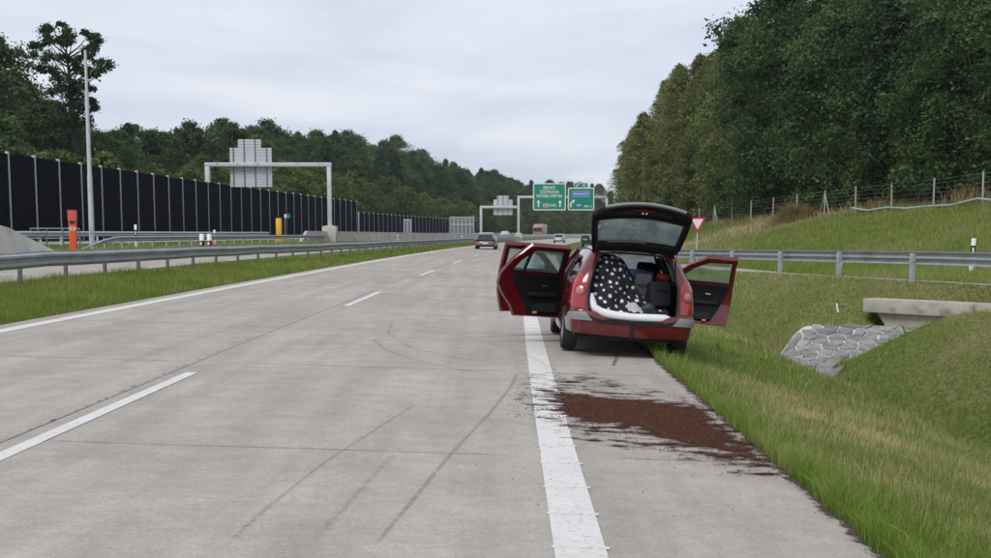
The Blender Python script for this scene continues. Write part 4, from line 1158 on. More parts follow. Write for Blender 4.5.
def plant(kind, X, Y, top, label, group, wide=1.0, sink=0.2):
    z_ = zone(X, Y); label = label + ', ' + z_; group = group + ' ' + z_
    i = rt.randrange(len(protos[kind])); pr_ = protos[kind][i]
    if (kind, i) in used:
        o = copy_tree(pr_)
    else:
        o = pr_; used.add((kind, i))
    g = gz(X, Y) - sink; k = max(0.3, (top - g) / (0.985 * pr_['H']))
    o.location = (X, Y, g); o.scale = (k ** 0.6 * wide, k ** 0.6 * wide, k); o.rotation_euler = (0, 0, rt.uniform(0, 6.28))
    tag(o, label, 'tree', group)
    return o
# right hand wood: heights follow the skyline seen in the photograph
SKR = ([615, 622, 630, 640, 650, 666, 683, 690, 705, 720, 742, 760, 772, 782, 1100], [195, 178, 140, 118, 95, 84, 72, 58, 56, 48, 38, 30, 10, -30, -60])
def skyz(tab, X, Y):
    px_ = 504 + F * X / (Y * 0.9945); y = np.interp(px_, *tab)
    return px_, EYE + (HZ - y) * Y / F * 1.0
def wood_edge(Y):
    return np.maximum(35 - 0.103 * Y, 12 + bend(Y))
for row, off in enumerate((0.0, 5.5, 12.0, 20.0)):
    Y = 44.0 + row * 1.7
    while Y < 190:
        X = float(wood_edge(Y)) + off + rt.uniform(-1.2, 1.2); y = Y + rt.uniform(-1.2, 1.2)
        px_, zt_ = skyz(SKR, X, y)
        if px_ < 1120 and px_ > 612:
            top = min(zt_, 27 + rt.uniform(-3, 2)) * (rt.uniform(0.84, 1.0) if row else rt.uniform(0.80, 1.0))
            if px_ > 790: kind = 'oak_tree' if rt.random() < 0.85 else 'pine_tree'
            elif px_ > 768: kind = 'oak_tree' if rt.random() < 0.5 else 'birch_tree'
            else: kind = 'birch_tree' if row < 2 or rt.random() < 0.5 else 'oak_tree'
            if px_ < 768 and row > 1: top *= 0.9
            if kind == 'oak_tree': lb, gp = 'dense dark oak of the right wood', 'dark oaks behind the right fence'
            elif kind == 'birch_tree': lb, gp = 'slender olive birch of the right wood', 'birches behind the right fence'
            else: lb, gp = 'dark pine among oaks of the right wood', 'pines in the right wood'
            plant(kind, X, y, top * (1.0 if kind != 'birch_tree' else 1.10), lb, gp, 1.0 if kind != 'birch_tree' else 1.2)
        Y += rt.uniform(3.6, 5.4) * (1 + Y / 260.0)
# undergrowth at the foot of the right wood
for k in range(34):
    Y = 50 + k * 3.9; X = float(wood_edge(Y)) + rt.uniform(-0.5, 1.5)
    px_ = 504 + F * X / Y
    if 615 < px_ < 1080:
        plant('young_tree' if rt.random() < 0.6 else 'oak_tree', X, Y, gz(X, Y) + rt.uniform(3.5, 7.5), 'low bushy tree at the foot of the right wood', 'low trees at the foot of the right wood', 0.9, 0.4)
# left hand wood behind the noise wall, running round the bend to the gantries
SKL = ([-200, 0, 20, 38, 52, 60, 110, 150, 200, 240, 300, 330, 360, 385, 400, 415, 430, 445, 470, 500, 520, 540, 560, 590, 620, 700], [30, 38, 45, 70, 100, 116, 116, 118, 120, 121, 126, 130, 135, 136, 138, 145, 156, 160, 163, 173, 180, 182, 180, 184, 190, 195])
for row, t0 in enumerate((-47.0, -55.0, -64.0)):
    d = 74.0 + row * 3
    while d < 700:
        t = t0 + rt.uniform(-2, 2); X = float(t + bend(d)); px_, zt_ = skyz(SKL, X, d)
        if -60 < px_ < 640:
            near = px_ < 60
            top = min(zt_, 40) * rt.uniform(0.86, 1.02) if row else min(zt_, 40) * rt.uniform(0.66, 0.92)
            if near: kind = 'oak_tree' if rt.random() < 0.4 else 'broadleaf_tree'
            else: kind = rt.choices(['oak_tree', 'broadleaf_tree', 'pine_tree'], [0.3, 0.4, 0.3])[0]
            lb, gp = {'oak_tree': ('dark oak behind the noise wall', 'oaks behind the noise wall'), 'broadleaf_tree': ('mid-green broad tree behind the noise wall', 'broad trees behind the noise wall'), 'pine_tree': ('dark pointed conifer behind the noise wall', 'conifers behind the noise wall')}[kind]
            plant(kind, X, d, top, lb, gp, 1.15)
        d += rt.uniform(5.0, 7.5) * (1 + d / 350.0)
d = 84.0
SKY_ = ([-100, 100, 140, 200, 300, 400, 450, 520, 560, 620], [120, 150, 158, 160, 165, 182, 195, 205, 206, 210])
while d < 640:
    t = -39.5 + rt.uniform(-1.2, 1.2); X = float(t + bend(d)); px_, zt_ = skyz(SKY_, X, d)
    if -40 < px_ < 640:
        plant('young_tree' if px_ > 40 else 'broadleaf_tree', X, d, zt_ * rt.uniform(0.8, 1.05), 'low olive young tree just behind the noise wall', 'young trees behind the noise wall', 1.15, 0.4)
    d += rt.uniform(3.8, 5.5) * (1 + d / 260.0)
# the tall open-crowned tree standing against the sky at left
rng = np.random.default_rng(77)
d = 112.0
b0 = pix(76, 240, d); gl = gz(b0.x, d)
root = empty('lone_oak', (b0.x, d, gl)); tag(root, 'tall open-crowned dark tree against the sky behind the mast', 'tree')
skel = MB(); CL = []
trk = [(76, 240), (75, 150), (72, 110), (70, 80), (66, 50)]
def W3(px_, py_, dy=0.0):
    v = pix(px_, py_, d + dy); return Vector((v.x - b0.x, dy, v.z - gl))
skel.tube([W3(*q_) for q_ in trk], [0.42, 0.34, 0.26, 0.18, 0.07], 8)
blobs = [(62, 24, 5), (54, 30, 7), (44, 33, 8), (38, 45, 8), (36, 55, 6), (48, 42, 8), (58, 40, 7), (66, 34, 8), (72, 40, 6), (90, 34, 6), (97, 37, 6), (93, 45, 8), (88, 50, 7), (83, 56, 7), (100, 62, 6), (110, 64, 7), (104, 70, 8), (94, 74, 8), (85, 72, 8), (78, 68, 7), (70, 60, 8), (60, 58, 8), (50, 56, 8), (42, 66, 7), (52, 72, 8), (62, 78, 9), (72, 84, 9), (82, 84, 7), (90, 88, 6), (64, 92, 9), (54, 88, 7), (76, 96, 9), (90, 100, 6), (68, 104, 9), (80, 108, 9), (94, 108, 6), (60, 108, 8), (70, 118, 10), (85, 118, 9)]
for (x, y, r_) in blobs:
    dy = rng.uniform(-2.2, 2.2); c = W3(x, y, dy)
    zb = max(3.0, c.z * 0.72); bx = np.interp(y + 22, [50, 80, 110, 150, 240], [66, 70, 72, 75, 76]); b_ = W3(bx, min(y + 22, 150))
    skel.tube([b_, (b_ + c) / 2 + Vector((0, 0, -0.2)), c], [0.10, 0.06, 0.02], 5)
    for k in range(4):
        CL.append((c.x + rng.normal(0, r_ * 0.030), c.y + rng.normal(0, 0.6), c.z + rng.normal(0, r_ * 0.030), r_ * 0.062))
skel.build('trunk', M['bark'], root, smooth=True, fix=False)
CL = np.array(CL)
V, Fc, tn = leaves(CL[:, :3], CL[:, 3], 90, 0.22, rng.beta(2, 4, len(CL)))
me = arr_mesh('crown', V, Fc); at = me.attributes.new('tint', 'FLOAT', 'POINT'); at.data.foreach_set('value', tn.astype(np.float32)); link_mesh('crown', me, M['leaf_oak'], root)
for lst in protos.values():
    for o in lst:
        if 'label' not in o:
            for c in list(o.children): bpy.data.objects.remove(c)
            bpy.data.objects.remove(o)
for o in bpy.data.objects:
    if 'H' in o: del o['H']

# ---------------------------------------------------------------- the red estate car
M['paint_red'] = mat('dark_red_paint', (0.112, 0.005, 0.008), 0.22, 0.2, 0.06, 4, coat=0.9, dirt=((0.10, 0.07, 0.055), 7, 0.60, 0.25))
M['trim'] = mat('black_trim', (0.006, 0.0065, 0.008), 0.7, 0, 0.2, 10, 0.15, 200, spec=0.2)
M['trim2'] = mat('charcoal_trim', (0.013, 0.014, 0.017), 0.7, 0, 0.15, 10, 0.15, 200, spec=0.25)
M['rubber'] = mat('rubber', (0.012, 0.012, 0.012), 0.8, 0, 0.2, 10)
M['tyre'] = mat('tyre_rubber', (0.018, 0.017, 0.016), 0.85, 0, 0.2, 9, 0.2, 60)
M['rim'] = mat('alloy', (0.45, 0.45, 0.46), 0.35, 0.8, 0.1, 5)
M['lamp_red'] = mat('red_lamp', (0.30, 0.007, 0.010), 0.15, 0, 0.08, 6, coat=1.0)
M['lamp_clear'] = mat('clear_lens', (0.36, 0.15, 0.14), 0.15, 0.0, 0.15, 30, coat=1.0)
M['moulding'] = mat('grey_moulding', (0.20, 0.205, 0.215), 0.5, 0, 0.08, 8)
M['glass_green'] = glass_mat('green_tinted_glass', (0.86, 0.94, 0.92), 0.03, dust=0.10)
M['glass_screen'] = glass_mat('dusty_windscreen', (0.90, 0.95, 0.94), 0.05, dust=0.38)
M['glass_dark'] = glass_mat('dark_tinted_glass', (0.34, 0.40, 0.40), 0.05)
M['glass_hatch'] = glass_mat('hatch_glass', (0.82, 0.91, 0.88), 0.05, dust=0.16)
M['chrome'] = mat('chrome', (0.55, 0.55, 0.56), 0.2, 0.9, 0.05, 5)
M['amber'] = mat('amber_reflector', (0.75, 0.24, 0.10), 0.3, 0, 0.05, 10)
zw = ([0.16, .3, .5, .65, .8, .93, 1.0, 1.1, 1.25, 1.36, 1.40, 1.45], [.82, .86, .885, .892, .885, .862, .835, .79, .715, .645, .600, .50])
zy = ([.15, .22, .35, .52, .60, .7, .95, 1.1, 1.25, 1.38, 1.45], [-.86, -.90, -.94, -.94, -.90, -.885, -.85, -.78, -.67, -.55, -.48])
def CW(z): return float(np.interp(z, *zw))
def CY(z): return float(np.interp(z, *zy))
RL = 0.3
def skin(sg, s, z, off=0.0):
    """body surface: s runs along the flank (s = y + 0.7 well forward), round the rear corner and across the tail"""
    def raw(s, z):
        w = CW(z); yb = CY(z); rc = float(np.interp(z, [0.9, 1.4], [0.16, 0.09]))
        if s >= 0:
            y = -0.70 + s + (yb + rc + 0.70) * max(0.0, 1 - s)
            ft = max(0.0, y - 2.6); w = w - 0.16 * ft ** 2 - 0.07 * max(0.0, min(1.0, (1.0 - s) / 1.1)) ** 1.6
            return Vector((w, y, z))
        w -= 0.07
        if s > -RL:
            q_ = -s / RL * math.pi / 2
            return Vector((w - rc + rc * math.cos(q_), yb + rc - rc * math.sin(q_), z))
        v = (-s - RL) / 0.6
        return Vector(((w - rc) * (1 - v), yb - 0.045 * (1 - (1 - v) ** 2), z))
    p = raw(s, z)
    if off:
        a = raw(s + 1e-3, z) - raw(s - 1e-3, z); b = raw(s, z + 1e-3) - raw(s, z - 1e-3)
        n = a.cross(b); n.normalize()
        if n.x < 0 and s > -RL / 2 or n.y > 0.3 and s <= -RL / 2: n = -n
        p = p + n * off
    return Vector((p.x * sg, p.y, p.z))
def panel(loops, f, thick, cs=(), cz=()):
    """sheet filled between 2D loops (first outer, others holes), cut fine, mapped through f(s,z) and given thickness"""
    bm = bmesh.new(); ed = []
    for lp in loops:
        vs = [bm.verts.new((a, b, 0)) for a, b in lp]
        for i in range(len(vs)): ed.append(bm.edges.new((vs[i - 1], vs[i])))
    bmesh.ops.triangle_fill(bm, use_beauty=True, use_dissolve=False, edges=ed)
    for c in cs: bmesh.ops.bisect_plane(bm, geom=bm.verts[:] + bm.edges[:] + bm.faces[:], plane_co=(c, 0, 0), plane_no=(1, 0, 0))
    for c in cz: bmesh.ops.bisect_plane(bm, geom=bm.verts[:] + bm.edges[:] + bm.faces[:], plane_co=(0, c, 0), plane_no=(0, 1, 0))
    for v in bm.verts: v.co = f(v.co.x, v.co.y)
    bmesh.ops.recalc_face_normals(bm, faces=bm.faces)
    if thick:
        bm.normal_update()
        vs = bm.verts[:]; fs = bm.faces[:]; be = [e for e in bm.edges if len(e.link_faces) == 1]
        nn = [v.normal.copy() for v in vs]; dup = {}
        for v, n_ in zip(vs, nn):
            dup[v] = bm.verts.new(v.co - n_ * (thick / 2)); v.co += n_ * (thick / 2)
        for f_ in fs: bm.faces.new([dup[v] for v in reversed(f_.verts)])
        for e in be:
            a, b = e.verts; bm.faces.new((a, b, dup[b], dup[a]))
    bmesh.ops.recalc_face_normals(bm, faces=bm.faces)
    return bm
def bm_obj(bms, name, m, parent, ang=32, shift=None):
    me = bpy.data.meshes.new(name)
    if not isinstance(bms, (list, tuple)): bms = [bms]
    base = bms[0]
    for b in bms[1:]:
        t_ = bpy.data.meshes.new('tmp'); b.to_mesh(t_); base.from_mesh(t_); bpy.data.meshes.remove(t_); b.free()
    if shift is not None:
        for v in base.verts: v.co -= shift
    base.to_mesh(me); base.free()
    me.polygons.foreach_set('use_smooth', np.ones(len(me.polygons), dtype=bool)); me.set_sharp_from_angle(angle=R(ang))
    return link_mesh(name, me, m, parent)
def arc(cy_, cz_, r_, a0, a1, n=12):
    return [(cy_ + r_ * math.cos(R(a0 + (a1 - a0) * k / n)), cz_ + r_ * math.sin(R(a0 + (a1 - a0) * k / n))) for k in range(n + 1)]
CZ = list(np.arange(0.25, 1.40, 0.065)); CS = list(np.arange(-0.9, 4.5, 0.1)) + [-0.05, -0.15, -0.25, -.30]
car = empty('estate_car'); tag(car, 'dark red estate car stopped on the verge with tailgate and three doors open', 'car')
RD = [(0.55, 1.375), (0.30, 1.17), (0.14, 0.95), (0.13, 0.80), (0.24, 0.62), (0.36, 0.45), (0.42, 0.26)]     # rear edge of the rear door
OPEN = [(-RL - 0.06, 0.53), (-RL - 0.045, 0.75), (-RL - 0.03, 0.95), (-RL - 0.015, 1.15), (-RL - 0.015, 1.30), (-RL - 0.06, 1.365)]
for sg in (-1, 1):
    outer = [(y + .7, z) for y, z in RD] + [(a + .7, b) for a, b in arc(0, 0.31, 0.365, -8, 187, 20)][0:] 
    outer = [(y + .7, z) for y, z in RD] + [(0.40 + .7, 0.24)] + [(a + .7, b) for a, b in arc(0, 0.31, 0.365, -10, 138, 16)] + [(0.30, 0.565)] + OPEN + [(-0.05, 1.395), (0.5, 1.395)]
    win = [(0.93, 0.985), (0.34, 1.0), (0.24, 1.04), (0.34, 1.29), (1.09, 1.31)]
    o = bm_obj(panel([outer, win], lambda s, z: skin(sg, s, z), 0.012, CS, CZ), 'rear_quarter', M['paint_red'], car)
    inner = [(s if s > -0.1 else s + 0.03, z) for s, z in outer]
    bm_obj(panel([outer, win], lambda s, z: skin(sg, s, z, -0.05), 0.01, CS, CZ), 'interior_trim', M['trim'], car)
    bm_obj(panel([[(a, b) for a, b in win]], lambda s, z: skin(sg, s, z, -0.008), 0.004, CS, CZ), 'quarter_window', M['glass_dark'], car)
    lamp = [(0.03, 0.66), (-0.08, 0.605), (-RL - 0.02, 0.60), (-RL - 0.015, 0.75), (-RL - 0.005, 0.95), (-0.22, 1.04), (-0.10, 1.06), (0.06, 1.00), (0.09, 0.90)]
    lo = bm_obj(panel([lamp], lambda s, z: skin(sg, s, z, 0.012), 0.02, CS, CZ), 'tail_lamp', M['lamp_red'], car)
    mb = MB(); c = skin(sg, -0.205, 0.845, 0.014); dq = skin(sg, -0.205, 0.845, 0.05) - c; dq.normalize()
    rot = dq.to_track_quat('Z', 'Y').to_matrix()
    rows = []
    for (r_, hh_) in ((0.062, 0.0), (0.060, 0.010), (0.045, 0.017), (0.02, 0.021), (0.0005, 0.022)):
        rows.append([c + rot @ Vector((r_ * math.cos(2 * math.pi * k / 18), r_ * math.sin(2 * math.pi * k / 18), hh_)) for k in range(19)])
    mb.grid(rows); mb.build('reversing_lens', M['lamp_clear'], lo, smooth=True)
    rows = []
    for (r_, hh_) in ((0.086, 0.0), (0.084, 0.010), (0.066, 0.012), (0.064, 0.0)):
        rows.append([c + rot @ Vector((r_ * math.cos(2 * math.pi * k / 18), r_ * math.sin(2 * math.pi * k / 18), hh_)) for k in range(19)])
    mb = MB(); mb.grid(rows); mb.build('lens_ring', M['lamp_red'], lo, smooth=True)
    # front wing
    fen = [(2.40 + .7, 0.26), (2.42 + .7, 0.93), (2.75 + .7, 0.915), (3.2 + .7, 0.84), (3.55 + .7, 0.70), (3.62 + .7, 0.55), (3.55 + .7, 0.26), (3.13 + .7, 0.26)] + [(a + .7, b) for a, b in arc(2.75, 0.31, 0.36, -8, 188, 14)]
    bm_obj(panel([fen], lambda s, z: skin(sg, s, z), 0.012, CS, CZ), 'front_wing', M['paint_red'], car)
    # sill and pillars
    mb = MB(); mb.box((sg * 0.80, 1.38, 0.245), (0.14, 1.95, 0.13)); mb.build('sill', M['paint_red'], car, bevel=0.02)
    mb = MB(); mb.tube([skin(sg, 1.30 + .7, z, -0.06) for z in (0.26, 0.6, 0.93, 1.15, 1.37)], [0.06, 0.05, 0.045, 0.035, 0.035], 8); mb.build('centre_pillar', M['trim2'], car, smooth=True)
    mb = MB(); mb.tube([skin(sg, 2.44 + .7, 0.93, -0.03), skin(sg, 2.05 + .7, 1.2, -0.03), skin(sg, 1.72 + .7, 1.37, -0.03)], [0.045, 0.038, 0.035], 8); mb.build('front_pillar', M['paint_red'], car, smooth=True)
# bumper, mouldings, loading sill
bl = []
for sg in (-1, 1):
    bl.append(panel([[(0.32, 0.56), (0.32, 0.36), (0.28, 0.29), (-0.9, 0.265), (-0.9, 0.465), (-RL - 0.32, 0.465), (-RL - 0.14, 0.56)]], lambda s, z: skin(sg, s, z, 0.022), 0.02, CS, CZ))
bump = bm_obj(bl, 'rear_bumper', M['paint_red'], car)
bl = []
for sg in (-1, 1):
    bm_obj(panel([[(0.02, 0.455), (0.0, 0.54), (-RL - 0.03, 0.54), (-RL - 0.06, 0.515), (-RL - 0.11, 0.45)]], lambda s, z: skin(sg, s, z, 0.042), 0.02, CS, CZ), 'bumper_moulding', M['moulding'], car)
    bl.append(panel([[(-RL - 0.11, 0.45), (-RL - 0.06, 0.515), (-RL - 0.20, 0.475), (-0.9, 0.462), (-0.9, 0.43), (-RL - 0.3, 0.435)]], lambda s, z: skin(sg, s, z, 0.040), 0.02, CS, CZ))
bm_obj(bl, 'loading_sill', M['trim2'], car)
mb = MB()
for sg in (-1, 1):
    mb.tube([skin(sg, s, z, -0.004) for s, z in [(-0.9, 0.47), (-RL - 0.25, 0.485)] + OPEN + [(-RL - 0.2, 1.378), (-0.9, 1.385)]], 0.017, 8)
mb.build('tailgate_seal', M['rubber'], car, smooth=True, fix=False)
for k, x in enumerate((-0.55, -0.22, 0.22, 0.55)):
    mb = MB(); mb.lathe([(0.0, -1.0 + 0.0), (0.012, -1.0), (0.013, -0.95)], 10, 'Y', (x, -0.005 + (0.02 if abs(x) > .4 else 0), 0.43)); mb.build('parking_sensor', M['trim'], bump)
mb = MB(); mb.tube([(0, -0.93, 0.25), (0, -1.05, 0.25), (0, -1.09, 0.29), (0, -1.09, 0.38)], [0.02, 0.02, 0.018, 0.016], 8); mb.ellipsoid((0, -1.09, 0.40), (0.026, 0.026, 0.026)); mb.build('tow_ball', M['trim2'], car, smooth=True, fix=False)
# roof and lining
def roof_pt(x, y, dz=0.0):
    return (x, y, 1.395 + 0.062 * (1 - (abs(x) / 0.60) ** 2.4) + 0.025 * math.sin(max(0, min(1, (y + 0.55) / 2.3)) * math.pi) + dz)
xs = [-.60 + 1.2 * i / 14 for i in range(15)]; ys = [-0.56 + 2.3 * j / 16 for j in range(17)]
mb = MB(); mb.grid([[roof_pt(x, y) for x in xs] for y in ys]); mb.build('roof', M['paint_red'], car, smooth=True)
mb = MB(); mb.grid([[roof_pt(x * 0.96, y, -0.035) for x in xs] for y in ys]); mb.build('roof_lining', M['trim2'], car, smooth=True)
for sg in (-1, 1):
    mb = MB(); mb.tube([(sg * 0.555, -0.35, 1.415), (sg * 0.555, -0.28, 1.465), (sg * 0.56, 0.6, 1.49), (sg * 0.56, 1.4, 1.465), (sg * 0.56, 1.5, 1.42)], 0.017, 8); mb.build('roof_rail', M['trim'], car, smooth=True)
# windscreen, bonnet, nose, floor
mb = MB(); mb.grid([[(x * (0.60 + 0.18 * t_), 1.72 + 0.78 * t_ + 0.12 * (1 - (x) ** 2) , 1.40 - 0.46 * t_) for x in (-1, -.5, 0, .5, 1)] for t_ in (0, .33, .66, 1)]); mb.build('windscreen', M['glass_screen'], car, smooth=True)
mb = MB(); mb.grid([[(x * (0.84 - 0.10 * t_), 2.46 + 1.15 * t_ + 0.10 * (1 - x * x), 0.94 - 0.24 * t_ ** 1.6 + 0.05 * (1 - x * x)) for x in (-1, -.6, -.2, .2, .6, 1)] for t_ in (0, .25, .5, .75, 1)]); mb.build('bonnet', M['paint_red'], car, smooth=True)
mb = MB(); mb.grid([[(x * 0.80, 3.55 + 0.18 * (1 - x * x) - 0.08 * ((z - .45) / .25) ** 2, z) for x in (-1, -.6, -.2, .2, .6, 1)] for z in (0.22, 0.35, 0.5, 0.6, 0.72)]); mb.build('front_bumper', M['paint_red'], car, smooth=True)
mb = MB(); mb.box((0, 1.35, 0.26), (1.50, 4.2, 0.12)); mb.box((0, -0.62, 0.30), (1.1, 0.45, 0.20)); mb.build('underbody', M['rubber'], car)
mb = MB(); mb.box((0, -0.25, 0.50), (1.16, 1.15, 0.05)); mb.box((-0.66, 0.05, 0.62), (0.2, 0.7, 0.3)); mb.box((0.66, 0.05, 0.62), (0.2, 0.7, 0.3)); mb.build('boot_floor', M['trim'], car)
mb = MB(); mb.prism([(2.35, 0.45), (2.0, 0.5), (1.95, 0.75), (2.1, 0.92), (2.5, 0.95)], -0.75, 0.75, lambda u, v, w: (w, u, v)); mb.build('dashboard', M['trim'], car)
mb = MB()
for k in range(18):
    pass
mb.tube([(-0.37 + 0.18 * math.cos(q_), 1.85 + 0.05 * math.sin(q_), 0.86 + 0.17 * math.sin(q_)) for q_ in [2 * math.pi * k / 18 for k in range(19)]], 0.016, 6); mb.box((-0.37, 1.87, 0.86), (0.3, 0.03, 0.05)); mb.build('steering_wheel', M['trim'], car)
def seat(x, y, recl=-0.18, w=0.50):
    s_ = MB(); Q = Matrix.Rotation(-recl, 3, 'X')
    s_.box((x, y + 0.27, 0.50), (w, 0.52, 0.16)); o = s_.build('seat', M['trim2'], car, bevel=0.05)
    b = MB(); b.box((x, y - 0.05, 0.78), (w, 0.14, 0.58), M=Q); b.build('backrest', M['trim2'], o, bevel=0.05)
    hd = MB(); hd.box((x, y - 0.12, 1.16), (0.27, 0.10, 0.19), M=Q); hd.build('headrest', M['trim'], o, bevel=0.04)
    st_ = MB(); st_.tube([(x - 0.06, y - 0.1, 1.0), (x - 0.06, y - 0.12, 1.12)], 0.008, 6); st_.tube([(x + 0.06, y - 0.1, 1.0), (x + 0.06, y - 0.12, 1.12)], 0.008, 6); st_.build('headrest_rod', M['chrome'], o)
seat(-0.38, 1.15); seat(0.38, 1.15); seat(0.36, 0.42)
# wheels
def wheel(x, y, sg, turn=0.0):
    w = empty('wheel', (x, y, 0.265)); w.parent = car; w.rotation_euler = (0, 0, turn)
    mb = MB(); mb.lathe([(0.20, -0.09), (0.285, -0.105), (0.307, -0.09), (0.315, -0.06), (0.315, 0.06), (0.307, 0.09), (0.285, 0.105), (0.20, 0.09)], 32); mb.build('tyre', M['tyre'], w, smooth=True)
    mb = MB(); mb.lathe([(0.21, 0.088 * sg), (0.205, 0.06 * sg), (0.06, 0.05 * sg), (0.0005, 0.062 * sg)], 24)
    for k in range(6):
        q_ = 2 * math.pi * k / 6; Q = Matrix.Rotation(q_, 3, 'X'); mb.box(Q @ Vector((0.07 * sg, 0, 0.125)), (0.03, 0.05, 0.15), M=Q)
    mb.build('rim', M['rim'], w, smooth=True)
for sg in (-1, 1):
    wheel(sg * 0.775, 0.0, sg); wheel(sg * 0.775, 2.75, sg)
    for y in (0.0, 2.75):
        mb = MB(); mb.prism(arc(y, 0.31, 0.37, -10, 190, 16), sg * 0.62, sg * 0.60, lambda u, v, w: (w, u, v)); mb.build('wheel_well', M['rubber'], car)
# doors
def door(kind, sg, ang):
    hy = 1.235 if kind == 'rear' else 2.36
    hinge = skin(sg, hy + .7, 0.6); hinge.z = 0.0
    lift = lambda z: z + 0.045 * max(0, (z - 0.9) / 0.47) + 0.06 * max(0, (0.6 - z) / 0.36)
    d_ = empty('door', hinge, sg * R(-ang)); d_.parent = car
    d_.rotation_euler = (0, 0, -R(ang) if sg < 0 else R(ang))
    if kind == 'rear':
        out = [(1.24, .24), (1.25, .6), (1.25, .93), (1.235, 1.2), (1.215, 1.37)] + RD
        win = [(1.17, .985), (1.165, 1.15), (1.145, 1.305), (.62, 1.31), (.43, 1.16), (.31, 1.0)]
        trim = [(1.19, .31), (1.19, .965), (.36, .975), (.40, .80), (.52, .62), (.60, .45), (.62, .31)]
        pul = (0.86, 0.80); refl = (0.72, 0.37); arm = [(1.1, .63), (1.1, .69), (.60, .69), (.62, .63)]; pocket = [(1.12, .34), (1.12, .50), (.80, .50), (.72, .44), (.72, .34)]
    else:
        out = [(1.34, .24), (1.285, .6), (1.275, .93), (1.26, 1.2), (1.24, 1.37), (1.70, 1.365), (2.0, 1.24), (2.38, .96), (2.37, .6), (2.31, .26)]
        win = [(1.335, .985), (1.33, 1.15), (1.315, 1.305), (1.68, 1.30), (1.92, 1.20), (2.20, 1.0)]
        trim = [(1.60, .31), (1.48, .55), (1.38, .80), (1.345, .965), (2.27, .975), (2.30, .7), (2.25, .31)]
        pul = (1.62, 0.82); refl = (1.66, 0.36); arm = [(1.5, .64), (1.5, .70), (2.1, .70), (2.1, .64)]; pocket = [(1.6, .34), (1.6, .48), (2.15, .48), (2.15, .34)]
    S = lambda pts: [(a + .7, b) for a, b in pts]
    def prt(loops, off, th, name, m, par, ang_=32):
        return bm_obj(panel([S(l) for l in loops], lambda s, z: (lambda p: Vector((p.x, p.y, lift(p.z))))(skin(sg, s, z, off)), th, CS, CZ), name, M[m], par, ang_, hinge)
    prt([out, win], 0.0, 0.012, 'outer_skin', 'paint_red', d_)
    prt([out, win], -0.055, 0.012, 'inner_frame', 'paint_red', d_)
    # closed edge between the two skins
    n = len(out); mb = MB(); L3 = lambda p: Vector((p.x, p.y, lift(p.z))) - hinge; A = [L3(skin(sg, a + .7, b, 0.0)) for a, b in out]; B = [L3(skin(sg, a + .7, b, -0.055)) for a, b in out]
    mb.add(A + B, [(i, (i + 1) % n, n + (i + 1) % n, n + i) for i in range(n)]); mb.build('door_edge', M['paint_red'], d_)
    wo_ = win; c = (sum(a for a, b in win) / len(win), sum(b for a, b in win) / len(win))
    wi = [(c[0] + (a - c[0]) * 1.06, c[1] + (b - c[1]) * 1.09) for a, b in win]; wj = [(c[0] + (a - c[0]) * 0.97, c[1] + (b - c[1]) * 0.95) for a, b in win]
    prt([wi, wj], -0.030, 0.05, 'window_seal', 'trim', d_)
    prt([win], -0.025, 0.004, 'window', 'glass_green', d_)
    if kind == 'rear':
        prt([[(.555, .98), (.525, .98), (.575, 1.315), (.605, 1.315)]], -0.028, 0.04, 'window_divider', 'trim', d_)
    tr = prt([trim], -0.062, 0.05, 'door_trim', 'trim', d_)
    prt([arm], -0.105, 0.04, 'armrest', 'trim2', tr); prt([pocket], -0.10, 0.03, 'door_pocket', 'trim2', tr)
    p0 = skin(sg, pul[0] + .7, pul[1], -0.125) - hinge; p1 = skin(sg, pul[0] + .78, pul[1] + 0.006, -0.125) - hinge
    mb = MB(); mb.tube([p0, p1], 0.013, 8); mb.build('door_pull', M['chrome'], tr, smooth=True)
    p0 = skin(sg, refl[0] + .7, refl[1], -0.118) - hinge; p1 = skin(sg, refl[0] + .76, refl[1], -0.118) - hinge
    mb = MB(); mb.tube([p0, p1], 0.016, 8); mb.build('door_lamp', M['amber'], tr, smooth=True)
    p0 = skin(sg, (0.36 if kind == 'rear' else 1.36) + .7, 0.86, 0.035) - hinge; p1 = skin(sg, (0.52 if kind == 'rear' else 1.52) + .7, 0.86, 0.035) - hinge
    mb = MB(); mb.tube([p0, p1], 0.018, 8); mb.build('outer_handle', M['paint_red'], d_, smooth=True)
    if kind == 'front':
        m0 = skin(sg, 2.16 + .7, 1.02, 0.10) - hinge
        mb = MB(); mb.ellipsoid(m0, (0.12, 0.07, 0.075)); mr_ = mb.build('mirror', M['paint_red'], d_, smooth=True)
        mb = MB(); mb.box(m0 + Vector((0, -0.065, 0)), (0.18, 0.012, 0.11)); mb.build('mirror_glass', M['chrome'], mr_, bevel=0.003)
    return d_
door('rear', -1, 61); door('front', -1, 61); door('front', 1, 81)
dr = door('rear', 1, 0)
